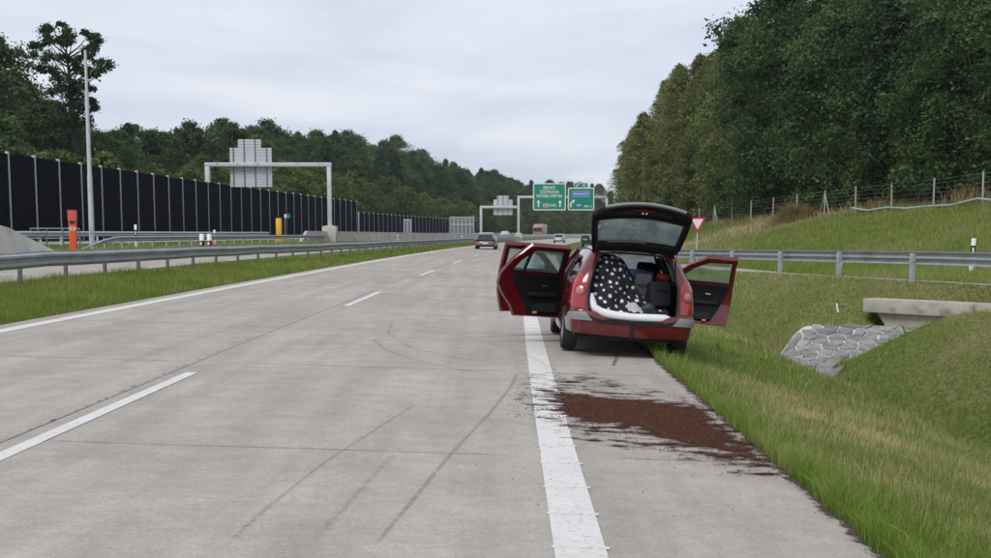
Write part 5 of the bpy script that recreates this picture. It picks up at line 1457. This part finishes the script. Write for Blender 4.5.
# tailgate, lifted
tg = empty('tailgate', (0, -0.545, 1.395)); tg.parent = car
PRF = [(0.0, 0.0), (0.10, 0.012), (0.30, 0.03), (0.55, 0.035), (0.62, 0.02), (0.80, -0.12), (0.98, -0.30), (1.04, -0.38)]   # (along, bulge) before lifting
def tgw(v): return float(np.interp(v, [0, .06, .15, .55, .75, .95, 1.04], [.53, .58, .61, .655, .66, .625, .52]))
def tgp(x, v, off=0.0):
    """tailgate in the lifted position: window part rising steeply, lower part bent towards the horizontal"""
    a1, a2 = R(42.5), R(12.5)
    vb = 0.62
    if v <= vb: y, z = -v * math.cos(a1), v * math.sin(a1); n = (-math.sin(a1), -math.cos(a1))
    else:
        k = min(1, (v - vb) / 0.2); 
        y0, z0 = -vb * math.cos(a1), vb * math.sin(a1); am = a1 + (a2 - a1) * k * 0.5; af = a1 + (a2 - a1) * k
        y, z = y0 - (v - vb) * math.cos(am if v - vb < .2 else a2 + (a1 - a2) * .1), z0 + (v - vb) * math.sin(am if v - vb < .2 else a2 + (a1 - a2) * .12); n = (-math.sin(af), -math.cos(af))
    crown = 0.085 * (1 - (x / 0.62) ** 2)
    return Vector((x, y - n[0] * off, z + crown * (0.4 + 0.8 * v) - n[1] * off))
VV = [0, .08, .16, .3, .45, .56, .62, .68, .76, .9, 1.0, 1.04]
def tg_ring(v0, v1, k, inset=0.0):
    return [(-(tgw(v0) - inset), v0), ((tgw(v0) - inset), v0)] + [((tgw(v) - inset), v) for v in VV if v0 < v < v1] + [((tgw(v1) - inset), v1), (-(tgw(v1) - inset), v1)] + [(-(tgw(v) - inset), v) for v in reversed(VV) if v0 < v < v1]
outer = tg_ring(0.0, 1.04, 0); wind = tg_ring(0.15, 0.62, 0, 0.075)
CXs = [-.5, -.375, -.25, -.125, 0, .125, .25, .375, .5]
def tpart(loops, off, th, name, m, par=tg):
    return bm_obj(panel(loops, lambda x, v: tgp(x, v, off), th, CXs, VV[1:-1]), name, M[m], par, 30)
tpart([outer, wind], 0.02, 0.012, 'outer_skin', 'paint_red')
tpart([outer, wind], -0.012, 0.045, 'inner_panel', 'trim')
tpart([tg_ring(0.12, 0.65, 0, 0.05), tg_ring(0.155, 0.615, 0, 0.085)], -0.035, 0.03, 'window_surround', 'trim2')
tpart([tg_ring(0.13, 0.64, 0, 0.06)], 0.018, 0.005, 'rear_window', 'glass_hatch')
tpart([[(-.40, .72), (.40, .72), (.36, .94), (-.36, .94)]], -0.05, 0.03, 'lower_trim', 'trim2')
mb = MB(); mb.tube([tgp(x, 1.035, 0.005) for x in np.linspace(-.525, .525, 15)], 0.022, 8); mb.build('free_edge_sheen', M['moulding'], tg, smooth=True)  # grey rim stands in for sky reflected along the edge of the red skin
mb = MB(); mb.grid([[tgp(x, v, -0.055) for x in (-.13, -.06, 0, .06, .13)] for v in (.93, .96, 1.0)]); mb.build('warning_reflector', M['lamp_red'], tg, smooth=True)
mb = MB()
for x in (-0.025, 0.025): mb.box(tgp(x, 0.90, -0.065), (0.022, 0.03, 0.03))
mb.build('latch', M['chrome'], tg)
mb = MB(); mb.tube([tgp(x, 0.18, -0.03) for x in np.linspace(-.40, .12, 9)], 0.008, 6); mb.build('wiper_blade', M['moulding'], tg)
for sg in (-1, 1):
    mb = MB(); a = tgp(sg * 0.55, 0.30, -0.03) + Vector((0, -0.545, 1.395)); b = skin(sg, -RL - 0.055, 1.08, -0.01); md = a + (b - a) * 0.5
    mb.tube([b, md], 0.011, 8); mb.tube([md, a], 0.006, 8); mb.build('gas_strut', M['trim'], car, smooth=True)
# where the car stands
CAR = Matrix.Translation((1.685, 16.85, -0.015)) @ Matrix.Rotation(R(0.6), 4, 'Z') @ Matrix.Rotation(R(4.2), 4, 'Y')
car.matrix_world = CAR

# ---------------------------------------------------------------- load in the boot (each its own thing)
def in_car(o, label, cat):
    o.matrix_world = CAR; return tag(o, label, cat)
M['navy_cloth'] = mat('black_cloth', (0.010, 0.010, 0.016), 0.9, 0, 0.2, 12, 0.3, 40)
M['white_cloth'] = mat('white_cloth', (0.74, 0.74, 0.76), 0.9, 0, 0.04, 8, 0.3, 30)
def blanket(x, b):
    """b runs from the sill up the heap"""
    topz = float(np.interp(x, [-.60, -.45, -.25, -.12, 0.0, .12, .25, .45, .56], [1.28, 1.335, 1.34, 1.28, 1.10, 0.93, 0.83, 0.73, 0.66]))
    z0 = 0.55
    z = z0 + (topz - z0) * b
    y = -0.80 + 0.42 * b ** 1.3 + 0.05 * math.sin(9 * x + 4 * b) * b + 0.025 * math.sin(17 * x - 9 * b) + 0.04 * math.sin(6 * b + 3 * x) + 0.018 * math.sin(23 * b + 11 * x) + 0.015 * math.sin(31 * x + 13 * b * b) - 0.10 * math.sin(b * math.pi) * math.exp(-((x + .35) / .25) ** 2)
    return Vector((x, y, z))
root = empty('star_blanket'); in_car(root, 'black blanket with white stars heaped in the open boot', 'blanket')
xs = np.linspace(-.585, .52, 46); bs = np.linspace(0, 1, 26)
mb = MB(); rows = [[blanket(x, b) for x in xs] for b in bs]
rows.append([blanket(x, 1) + Vector((0, 0.10, 0.01)) for x in xs]); rows.append([blanket(x, 1) + Vector((0, 0.35, -0.10)) for x in xs])
mb.grid(rows); mb.build('cloth', M['navy_cloth'], root, smooth=True, fix=False, ang=180)
sm = MB(); rs = random.Random(3); pts = []
tries = 0
while len(pts) < 75 and tries < 4000:
    tries += 1
    x = rs.uniform(-.56, .48); b = rs.uniform(0.02, 0.97); p = blanket(x, b)
    if all((p - q_).length > 0.082 for q_ in pts):
        pts.append(p); e = 1e-3
        tx = (blanket(x + e, b) - blanket(x - e, b)).normalized(); tb = (blanket(x, b + e) - blanket(x, b - e)).normalized()
        n = tx.cross(tb).normalized()
        if n.y > 0: n = -n
        tb = n.cross(tx); sz = rs.choice((0.040, 0.036, 0.028)); a0 = rs.uniform(0, 6.28)
        vs = [p + n * 0.006]
        for k in range(10):
            r_ = sz if k % 2 == 0 else sz * 0.45; q_ = a0 + k * math.pi / 5
            vs.append(p + n * 0.004 + tx * (r_ * math.cos(q_)) + tb * (r_ * math.sin(q_)))
        sm = MB(); sm.add(vs, [(0, 1 + k, 1 + (k + 1) % 10) for k in range(10)]); sm.build('star', M['white_cloth'], root, fix=False)
mb = MB(); pth = [(-.575, -.80, .86), (-.565, -.83, .76), (-.52, -.86, .67), (-.42, -.875, .61), (-.25, -.885, .58), (0, -.89, .572), (.25, -.885, .575), (.45, -.875, .58), (.53, -.86, .585)]
pth = [Vector(p) - Vector((0, 0, 0.05)) for p in pth]; rows = []
for i, p in enumerate(pth):
    t_ = (pth[min(i + 1, len(pth) - 1)] - pth[max(i - 1, 0)]).normalized(); nn = Vector((-t_.z, 0, t_.x)); ry = 0.062 if 0 < i < len(pth) - 1 else 0.035
    rows.append([p + nn * (ry * math.cos(q_) * (1 + 0.10 * math.sin(i * 2.2))) + Vector((0, 0.055 * math.sin(q_), 0)) for q_ in [2 * math.pi * k / 12 for k in range(13)]])
mb.grid(rows); mb.add(rows[0][:12], [tuple(range(12))]); mb.add(rows[-1][:12], [tuple(range(12))])
in_car(mb.build('white_mattress', M['white_cloth'], None, smooth=True), 'rolled white mattress edge along the boot sill', 'mattress')
def crate(name, label, cat, c, d3, m, rz=0.0, rx=0.0, lid=None, handle=False):
    root = empty(name); in_car(root, label, cat)
    Q = Matrix.Rotation(rz, 3, 'Z') @ Matrix.Rotation(rx, 3, 'X')
    mb = MB(); mb.box(c, d3, M=Q); mb.build('body', m, root, bevel=0.025)
    if lid: mb = MB(); mb.box(Vector(c) + Q @ Vector((0, 0, d3[2] / 2)), (d3[0] * 1.04, d3[1] * 1.04, 0.03), M=Q); mb.build('lid', lid, root, bevel=0.008)
    if handle: mb = MB(); k = Vector(c); mb.tube([k + Q @ Vector((-0.07, -d3[1] / 2, 0.05)), k + Q @ Vector((-0.06, -d3[1] / 2 - 0.03, 0.06)), k + Q @ Vector((0.06, -d3[1] / 2 - 0.03, 0.06)), k + Q @ Vector((0.07, -d3[1] / 2, 0.05))], 0.010, 6); mb.build('handle', M['black'], root)
    return root
crate('storage_box', 'blue plastic box behind the grey suitcase in the boot', 'box', (0.05, -0.30, 0.98), (0.26, 0.2, 0.34), mat('blue_plastic', (0.012, 0.07, 0.24), 0.45), 0.1, 0, mat('blue_lid', (0.01, 0.055, 0.2), 0.45))
crate('suitcase', 'dark grey suitcase leaning in the middle of the boot', 'suitcase', (0.18, -0.48, 0.93), (0.23, 0.20, 0.42), mat('grey_case', (0.06, 0.06, 0.065), 0.5), -0.25, 0.2, None, True)
crate('black_bag', 'black holdall lying right of the suitcase in the boot', 'bag', (0.36, -0.58, 0.84), (0.30, 0.24, 0.34), M['trim2'], 0.3, -0.2, None, True)
crate('red_bag', 'small red bag at the right side of the boot', 'bag', (0.44, -0.36, 1.0), (0.16, 0.16, 0.26), mat('red_bag_cloth', (0.26, 0.018, 0.014), 0.7), 0.2, 0.1, None, True)
mb = MB(); mb.ellipsoid((0.22, -0.86, 0.665), (0.10, 0.08, 0.075), 16, 10, lambda d_: 1 + 0.08 * math.sin(5 * d_.x + 3 * d_.z)); in_car(mb.build('dark_pouch', mat('teal_black_cloth', (0.018, 0.030, 0.034), 0.6), None, smooth=True), 'round dark pouch lying on the white mattress edge', 'pouch')
mb = MB(); mb.grid([[(-0.05 + 0.22 * u - 0.05 * v, -0.885 + 0.05 * v + 0.01 * math.sin(9 * u), 0.60 + 0.14 * v * (1 - abs(u - 0.45)) + 0.012 * math.sin(14 * u + 5 * v)) for u in np.linspace(0, 1, 12)] for v in np.linspace(0, 1, 8)]); in_car(mb.build('grey_cloth', mat('grey_towel', (0.40, 0.40, 0.42), 0.9), None, smooth=True, fix=False), 'crumpled light grey cloth between blanket and dark pouch', 'cloth')

# ---------------------------------------------------------------- traffic
def traffic_car(name, label, X, Y, heading, m, Wd=1.82, Lg=4.5, Ht=1.45, fast=0.55, lights='rear', cabin=None):
    """simple modern car: origin at the middle of the tail, body forward along +y"""
    root = empty(name, (X, Y, -FALL * (X - float(bend(Y))) if True else 0), heading); tag(root, label, 'car')
    hw = Wd / 2
    st_ = [(0.00, .30, .62, .84), (0.06, .24, .72, .93), (0.35, .22, .86, .99), (0.9, .20, .90, 1.0), (2.2, .20, .90, 1.0), (3.2, .20, .88, .99), (4.0, .22, .78, .95), (4.4, .26, .68, .85), (4.5, .32, .58, .76)]
    rows = []
    for y, z0, z1, k in st_:
        y = y * Lg / 4.5; z1 = z1 * Ht / 1.45; w = hw * k
        rows.append([(-w * .92, y, z0), (-w, y, z0 + (z1 - z0) * .35), (-w * .99, y, z0 + (z1 - z0) * .75), (-w * .93, y, z1), (0, y, z1 + .02), (w * .93, y, z1), (w * .99, y, z0 + (z1 - z0) * .75), (w, y, z0 + (z1 - z0) * .35), (w * .92, y, z0)])
    mb = MB(); mb.grid(rows); mb.add(rows[0], [tuple(range(9))]); mb.add(rows[-1], [tuple(range(9))]); mb.build('body', m, root, smooth=True, ang=40)
    cab = cabin or [(0.25, .88, .88), (0.75, 1.36, .70), (1.3, 1.45, .68), (2.2, 1.44, .68), (3.3, .88, .86)]
    rows = [[(-hw * k, y * Lg / 4.5, .86 * Ht / 1.45), (-hw * k * (1 if z < .9 else .99), y * Lg / 4.5, z * Ht / 1.45), (0, y * Lg / 4.5, z * Ht / 1.45 + .02), (hw * k, y * Lg / 4.5, z * Ht / 1.45), (hw * k, y * Lg / 4.5, .86 * Ht / 1.45)] for y, z, k in cab]
    mb = MB(); mb.grid([[(x * (1.18 if i in (0, 4) else 1), y, z) for i, (x, y, z) in enumerate(r_)] for r_ in rows]); mb.build('cabin', m, root, smooth=True, ang=30)
    (ya, za, ka), (yb_, zb_, kb_) = cab[0], cab[1]
    def wp(u, v): 
        y = (ya + (yb_ - ya) * v) * Lg / 4.5; z = (za + (zb_ - za) * v) * Ht / 1.45; k = (ka + (kb_ - ka) * v) * hw * 0.86
        return (u * k, y - 0.03, z + 0.03)
    mb = MB(); mb.grid([[wp(u, v) for u in (-1, -.5, 0, .5, 1)] for v in (.12, .5, .88)]); mb.build('rear_window', M['glass_black'], root)
    for sg in (-1, 1):
        mb = MB(); mb.grid([[(sg * hw * (.86 * (1 - v) + .70 * v + .02), y * Lg / 4.5, (.92 + .42 * v) * Ht / 1.45) for y in (0.75 + .3 * v, 1.6, 3.0 - .7 * v)] for v in (0, 1)]); mb.build('side_window', M['glass_black'], root)
        mb = MB(); mb.box((sg * hw * .72, 0.02, .70 * Ht / 1.45), (hw * .36, .06, .13)); mb.build('tail_lamp', M['lamp_red'], root, bevel=.02)
        for y in (0.8, 3.5):
            w_ = MB(); w_.lathe([(0.17, sg * -.08), (0.31, sg * -.1), (0.33, 0), (0.31, sg * .1), (0.17, sg * .1), (0.02, sg * .07)], 18, 'X', (sg * (hw - .10), y * Lg / 4.5, .33)); w_.build('wheel', M['tyre'], root, smooth=True)
    mb = MB(); mb.box((0, -0.01, .33), (Wd * .86, .08, .16)); mb.build('rear_bumper', M['trim'], root, bevel=.02)
    mb = MB(); mb.box((0, -0.02, .56 * Ht / 1.45), (.52, .03, .11)); mb.build('number_plate', M['white'], root)
    return root
M['glass_black'] = mat('window_black', (0.012, 0.014, 0.016), 0.08, 0, 0.1, 3)
M['car_mauve'] = mat('grey_brown_paint', (0.17, 0.14, 0.145), 0.3, 0.3, 0.05, 3, coat=.8)
M['car_white'] = mat('silver_paint', (0.50, 0.51, 0.52), 0.3, 0.3, 0.05, 3, coat=.8)
M['car_dark'] = mat('dark_grey_paint', (0.03, 0.035, 0.038), 0.3, 0.3, 0.05, 3, coat=.8)
SUV = [(0.10, .92, .90), (0.85, 1.40, .72), (1.5, 1.56, .70), (2.3, 1.54, .70), (3.3, .90, .86)]
p = pix(485, 247, 110); traffic_car('passing_car', 'dark grey-brown sport utility car in the left lane ahead', p.x, 110, -110 / RAD, M['car_mauve'], 1.92, 4.6, 1.45, cabin=SUV)
p = pix(558.7, 240, 200); traffic_car('passing_car', 'silver car far ahead below the green signs', p.x, 200, -200 / RAD, M['car_white'], 1.85, 4.3, 1.5)
p = pix(585.5, 240, 215); traffic_car('passing_car', 'small dark car far ahead next to the open tailgate', p.x, 215, -215 / RAD, M['car_dark'], 1.8, 4.3, 1.48)
d = 258.0
p = pix(506, 236, d); r_ = traffic_car('oncoming_car', 'pale car roof showing above the distant barrier beside the gantry foot', p.x, d, math.pi - d / RAD, M['car_white'], 1.85, 4.4, 1.55); r_.location.z = gz(p.x, d) + .05
# oncoming lorry
d = 300.0
p = pix(537.5, 238, d); root = empty('lorry', (p.x, d, gz(p.x, d) + 0.03), -d / RAD); tag(root, 'oncoming lorry with reddish cab beyond the distant barrier', 'lorry')
mb = MB(); mb.prism([(0.0, .5), (0.0, 1.5), (.15, 2.7), (.4, 3.0), (2.2, 3.1), (2.2, .5)], -1.2, 1.2, lambda u, v, w: (w, u, v)); mb.build('cab', mat('brown_red_paint', (0.30, 0.14, 0.12), 0.4), root, bevel=.05)
mb = MB(); mb.grid([[(x, -.02 + .12 * v, 1.6 + 1.0 * v) for x in (-1.05, 0, 1.05)] for v in (0, 1)]); mb.build('windscreen', M['glass_black'], root)
mb = MB(); mb.box((0, 6.5, 2.1), (2.5, 8, 2.8)); mb.build('trailer', mat('grey_tarpaulin', (0.36, 0.33, 0.31), 0.6), root, bevel=.04)
for sg in (-1, 1):
    mb = MB(); mb.box((sg * .85, -.03, .85), (.4, .08, .28)); mb.build('headlamp', M['white'], root, bevel=.03)
    for y in (1.0, 5.5, 9.0): mb = MB(); mb.lathe([(0.2, -.15), (.5, -.15), (.5, .15), (.2, .15), (.02, .1)], 16, 'X', (sg * 1.0, y, .5)); mb.build('wheel', M['tyre'], root, smooth=True)
mb = MB(); mb.box((0, -.04, .55), (2.4, .1, .35)); mb.build('front_bumper', M['trim'], root)

# ---------------------------------------------------------------- brown absorbent spread over the hard shoulder, tyre marks
def on_road(px_, py_):
    r_ = ray(px_, py_); d = np.arange(3, 80, 0.005); t_ = r_[0] * d - bend(d); zz = EYE + r_[2] * d + FALL * t_; k = np.argmax(zz < 0)
    return np.array((r_[0] * d[k], d[k]))
def poly_dist(X, Y, poly):
    """signed distance, positive inside"""
    n = len(poly); ins = np.zeros(X.shape, bool); dm = np.full(X.shape, 1e9)
    for i in range(n):
        a, b = poly[i], poly[i - 1]
        ins ^= ((a[1] > Y) != (b[1] > Y)) & (X < (b[0] - a[0]) * (Y - a[1]) / (b[1] - a[1] + 1e-12) + a[0])
        vx, vy = b[0] - a[0], b[1] - a[1]; u = np.clip(((X - a[0]) * vx + (Y - a[1]) * vy) / (vx * vx + vy * vy), 0, 1)
        dm = np.minimum(dm, np.hypot(X - a[0] - u * vx, Y - a[1] - u * vy))
    return np.where(ins, dm, -dm)
core = [on_road(*p_) for p_ in ((541, 391), (580, 394), (610, 398), (650, 401), (690, 404), (712, 413), (740, 436), (765, 455), (788, 472), (762, 468), (735, 458), (705, 452), (676, 446), (640, 432), (610, 426), (584, 424), (555, 414), (548, 402))]
halo = [on_road(*p_) for p_ in ((520, 372), (600, 372), (640, 384), (700, 398), (800, 478), (770, 486), (700, 470), (640, 455), (560, 440), (525, 420), (505, 400))]
xs = np.arange(-0.4, 2.2, 0.02); ys = np.arange(7.2, 14.2, 0.03)
GX, GY = np.meshgrid(xs, ys, indexing='ij')
dc = poly_dist(GX, GY, core); dh = poly_dist(GX, GY, halo)
dens = np.clip(0.44 + dc * 1.15, 0, 0.92)
dens = np.where(dc < 0, np.clip(0.44 + dc * 0.45, 0, 0.44), dens)
dens = np.maximum(dens, np.clip(0.27 + 0.30 * dh, 0, 0.395))
dens = dens * np.clip((dh + 0.25) / 0.4, 0, 1)
GZ = -FALL * (GX - bend(GY)) + 0.0062 + 0.012 * np.clip(dc * 3, 0, 1) * vnoise(GX, GY, 0.12, 71)
nxs, nys = GX.shape; a, b = np.meshgrid(np.arange(nxs - 1), np.arange(nys - 1), indexing='ij'); k = (a * nys + b).ravel()
me = arr_mesh('absorbent', np.stack([GX.ravel(), GY.ravel(), GZ.ravel()], 1), np.stack([k, k + nys, k + nys + 1, k + 1], 1), True)
at = me.attributes.new('dens', 'FLOAT', 'POINT'); at.data.foreach_set('value', dens.ravel().astype(np.float32))
def mask_mat(name, cols, scale, anis, thr=0.04, rough=0.95, rot=0.0, con=1.9):
    m = bpy.data.materials.new(name); m.use_nodes = True; n = m.node_tree; n.nodes.clear()
    o = n.nodes.new('ShaderNodeOutputMaterial'); dfs = n.nodes.new('ShaderNodeBsdfDiffuse'); tr = n.nodes.new('ShaderNodeBsdfTransparent'); mx = n.nodes.new('ShaderNodeMixShader')
    g = n.nodes.new('ShaderNodeNewGeometry'); at_ = n.nodes.new('ShaderNodeAttribute'); at_.attribute_name = 'dens'
    mp = n.nodes.new('ShaderNodeMapping'); mp.inputs['Scale'].default_value = anis; mp.inputs['Rotation'].default_value = (0, 0, rot); n.links.new(g.outputs['Position'], mp.inputs[0])
    a_ = n.nodes.new('ShaderNodeTexNoise'); a_.inputs['Scale'].default_value = scale; a_.inputs['Detail'].default_value = 8; a_.inputs['Roughness'].default_value = 0.75; n.links.new(mp.outputs[0], a_.inputs['Vector'])
    ct = n.nodes.new('ShaderNodeMath'); ct.operation = 'MULTIPLY_ADD'; ct.inputs[1].default_value = con; ct.inputs[2].default_value = 0.5 - 0.5 * con; n.links.new(a_.outputs['Fac'], ct.inputs[0])
    b_ = n.nodes.new('ShaderNodeTexNoise'); b_.inputs['Scale'].default_value = 90; b_.inputs['Detail'].default_value = 3; n.links.new(g.outputs['Position'], b_.inputs['Vector'])
    av = n.nodes.new('ShaderNodeMath'); av.operation = 'MULTIPLY_ADD'; av.inputs[1].default_value = 0.35; n.links.new(b_.outputs['Fac'], av.inputs[0]); n.links.new(ct.outputs[0], av.inputs[2])
    sb = n.nodes.new('ShaderNodeMath'); sb.operation = 'SUBTRACT'; n.links.new(at_.outputs['Fac'], sb.inputs[0]); n.links.new(av.outputs[0], sb.inputs[1])
    mr = n.nodes.new('ShaderNodeMapRange'); mr.inputs[1].default_value = -0.17 - thr; mr.inputs[2].default_value = -0.17 + thr; n.links.new(sb.outputs[0], mr.inputs[0])
    cr_ = n.nodes.new('ShaderNodeValToRGB'); cr_.color_ramp.elements[0].position = 0.35; cr_.color_ramp.elements[1].position = 0.65; cr_.color_ramp.elements[0].color = (*cols[0], 1); cr_.color_ramp.elements[1].color = (*cols[1], 1)
    n.links.new(b_.outputs['Fac'], cr_.inputs[0]); n.links.new(cr_.outputs[0], dfs.inputs[0])
    bp = n.nodes.new('ShaderNodeBump'); bp.inputs['Strength'].default_value = 0.8; bp.inputs['Distance'].default_value = 0.01; n.links.new(b_.outputs['Fac'], bp.inputs['Height']); n.links.new(bp.outputs[0], dfs.inputs['Normal'])
    n.links.new(mr.outputs[0], mx.inputs[0]); n.links.new(tr.outputs[0], mx.inputs[1]); n.links.new(dfs.outputs[0], mx.inputs[2]); n.links.new(mx.outputs[0], o.inputs[0])
    return m
tag(link_mesh('absorbent', me, mask_mat('brown_absorbent', ((0.030, 0.014, 0.010), (0.105, 0.050, 0.033)), 3.4, (1.0, 1.9, 1), 0.11, rot=0.32, con=2.2)), 'reddish brown absorbent spread in a band across the hard shoulder behind the car', 'spill', kind='stuff')
# loose crumbs
rng = np.random.default_rng(19)
n = 60000
X = rng.uniform(-0.35, 2.1, n); Y = rng.uniform(6.5, 14.5, n); dc = poly_dist(X, Y, core); dh = poly_dist(X, Y, halo)
pr = np.where(dc > 0, 0.22, np.clip(0.28 + dc * 0.5, 0.0, 1) * (vnoise(X * 1.0, Y * 3.0, 0.3, 81) > 0.5)); pr = np.maximum(pr, 0.0035)
k = rng.random(n) < pr; X, Y, dc = X[k], Y[k], dc[k]
sz = rng.uniform(0.0025, 0.008, len(X)) * np.where(dc > -0.3, 1, 0.7) * rng.uniform(.6, 1.3, len(X)); Z = -FALL * (X - bend(Y)) + 0.006 + np.where(dc > 0, 0.006, 0)
a = rng.uniform(0, 6.28, len(X)); V = np.empty((len(X), 4, 3))
for i in range(3): V[:, i] = np.stack([X + sz * np.cos(a + i * 2.09), Y + sz * np.sin(a + i * 2.09), Z - .002], 1)
V[:, 3] = np.stack([X, Y, Z + sz * 1.1], 1); k = np.arange(len(X)) * 4
me = arr_mesh('absorbent_crumbs', V.reshape(-1, 3), np.stack([np.stack([k, k + 1, k + 3], 1), np.stack([k + 1, k + 2, k + 3], 1), np.stack([k + 2, k, k + 3], 1)], 1).reshape(-1, 3))
tag(link_mesh('absorbent_crumbs', me, mat('brown_crumbs', (0.085, 0.042, 0.028), 0.95, 0, 0.4, 30)), 'loose brown crumbs scattered around the spill', 'crumbs', kind='stuff')
# tyre marks and stains: thin films with ragged edges
def film(name, label, pxs, width, peak, m):
    pts = np.array(pxs, float) if isinstance(pxs, np.ndarray) else np.array([on_road(*p_) for p_ in pxs]); Q, L = path_resample(np.c_[pts, np.zeros(len(pts))], 0.05); T_ = np.gradient(Q[:, :2], axis=0); T_ /= np.linalg.norm(T_, axis=1)[:, None]
    N_ = np.stack([-T_[:, 1], T_[:, 0]], 1); offs = np.linspace(-1, 1, 9); V = []; D = []
    for o_ in offs:
        XY = Q[:, :2] + N_ * (o_ * width); V.append(np.c_[XY, -FALL * (XY[:, 0] - bend(XY[:, 1])) + 0.0052]); D.append(peak * (1 - abs(o_) ** 1.5) * np.clip(np.minimum(np.arange(len(Q)), np.arange(len(Q))[::-1]) / 8.0, 0, 1))
    V = np.concatenate(V); D = np.concatenate(D); nq = len(Q); a_, b_ = np.meshgrid(np.arange(8), np.arange(nq - 1), indexing='ij'); k = (a_ * nq + b_).ravel()
    me = arr_mesh(name, V, np.stack([k, k + 1, k + nq + 1, k + nq], 1)); at = me.attributes.new('dens', 'FLOAT', 'POINT'); at.data.foreach_set('value', D.astype(np.float32))
    o = link_mesh(name, me, m, road); return o
rubm = mask_mat('tyre_rubber_film', ((0.22, 0.21, 0.195), (0.29, 0.275, 0.255)), 22.0, (1, 1, 1), 0.30, con=0.9)
oil = mask_mat('oil_film', ((0.13, 0.125, 0.12), (0.2, 0.19, 0.18)), 6.0, (1, 1, 1), 0.10)
jnt = mask_mat('joint_dirt', ((0.16, 0.15, 0.135), (0.24, 0.225, 0.205)), 30.0, (1, 1, 1), 0.25, con=0.8)
film('tyre_mark', '', [(366, 556), (405, 510), (450, 455), (490, 413), (510, 388), (518, 372)], 0.035, 0.40, rubm)
film('tyre_mark', '', [(215, 556), (265, 510), (320, 466), (375, 430), (420, 402)], 0.03, 0.36, rubm)
film('tyre_mark', '', [(300, 556), (335, 518), (372, 478), (400, 448)], 0.05, 0.30, rubm)
film('tyre_mark', '', [(372, 338), (385, 350), (420, 362), (470, 372), (515, 378)], 0.07, 0.33, rubm)
film('tyre_mark', '', [(392, 322), (388, 334), (410, 348), (455, 358), (510, 364), (560, 366)], 0.06, 0.31, rubm)
film('tyre_mark', '', [(430, 330), (470, 338), (520, 352), (560, 372)], 0.06, 0.31, rubm)
for k in range(-1, 10):
    dj = 8.66 + JL * k
    for t0, t1 in ((TL + .1, -3.75), (-3.7, 0.2), (0.56, TE)):
        pts = np.array([[t_ + float(bend(dj)), dj + 0.012 * math.sin(3 * t_ + k)] for t_ in np.linspace(t0, t1, 14)])
        film('joint_stain', '', pts, 0.026 + 0.0006 * dj, 0.47, jnt)
film('oil_stain', '', [(619, 352), (616, 360), (612, 368)], 0.06, 0.62, oil)
edg = mask_mat('edge_soil', ((0.06, 0.048, 0.032), (0.13, 0.11, 0.08)), 9.0, (1, 1, 1), 0.12)
film('edge_soil', '', np.array([[TE - 0.02 + float(bend(y_)), y_] for y_ in np.linspace(4, 40, 40)]), 0.13, 0.62, edg)
film('oil_stain', '', [(289, 327), (302, 327)], 0.12, 0.72, oil)
film('joint_stain', '', [(0, 441), (60, 418), (130, 388), (200, 359), (260, 334)], 0.03, 0.40, mask_mat('brown_joint', ((0.12, 0.07, 0.055), (0.2, 0.15, 0.13)), 8.0, (1, 1, 1), 0.1))

# ---------------------------------------------------------------- damp air
m = bpy.data.materials.new('damp_air'); m.use_nodes = True; n = m.node_tree; n.nodes.clear()
o = n.nodes.new('ShaderNodeOutputMaterial'); v = n.nodes.new('ShaderNodeVolumePrincipled'); v.inputs['Color'].default_value = (0.80, 0.87, 1.0, 1); v.inputs['Density'].default_value = 0.00014; v.inputs['Anisotropy'].default_value = 0.2
n.links.new(v.outputs[0], o.inputs['Volume'])
mb = MB(); mb.box((0, 1980, 22), (5200, 4100, 70)); tag(mb.build('haze', m), 'thin damp haze in the air over the road', 'haze', kind='stuff')
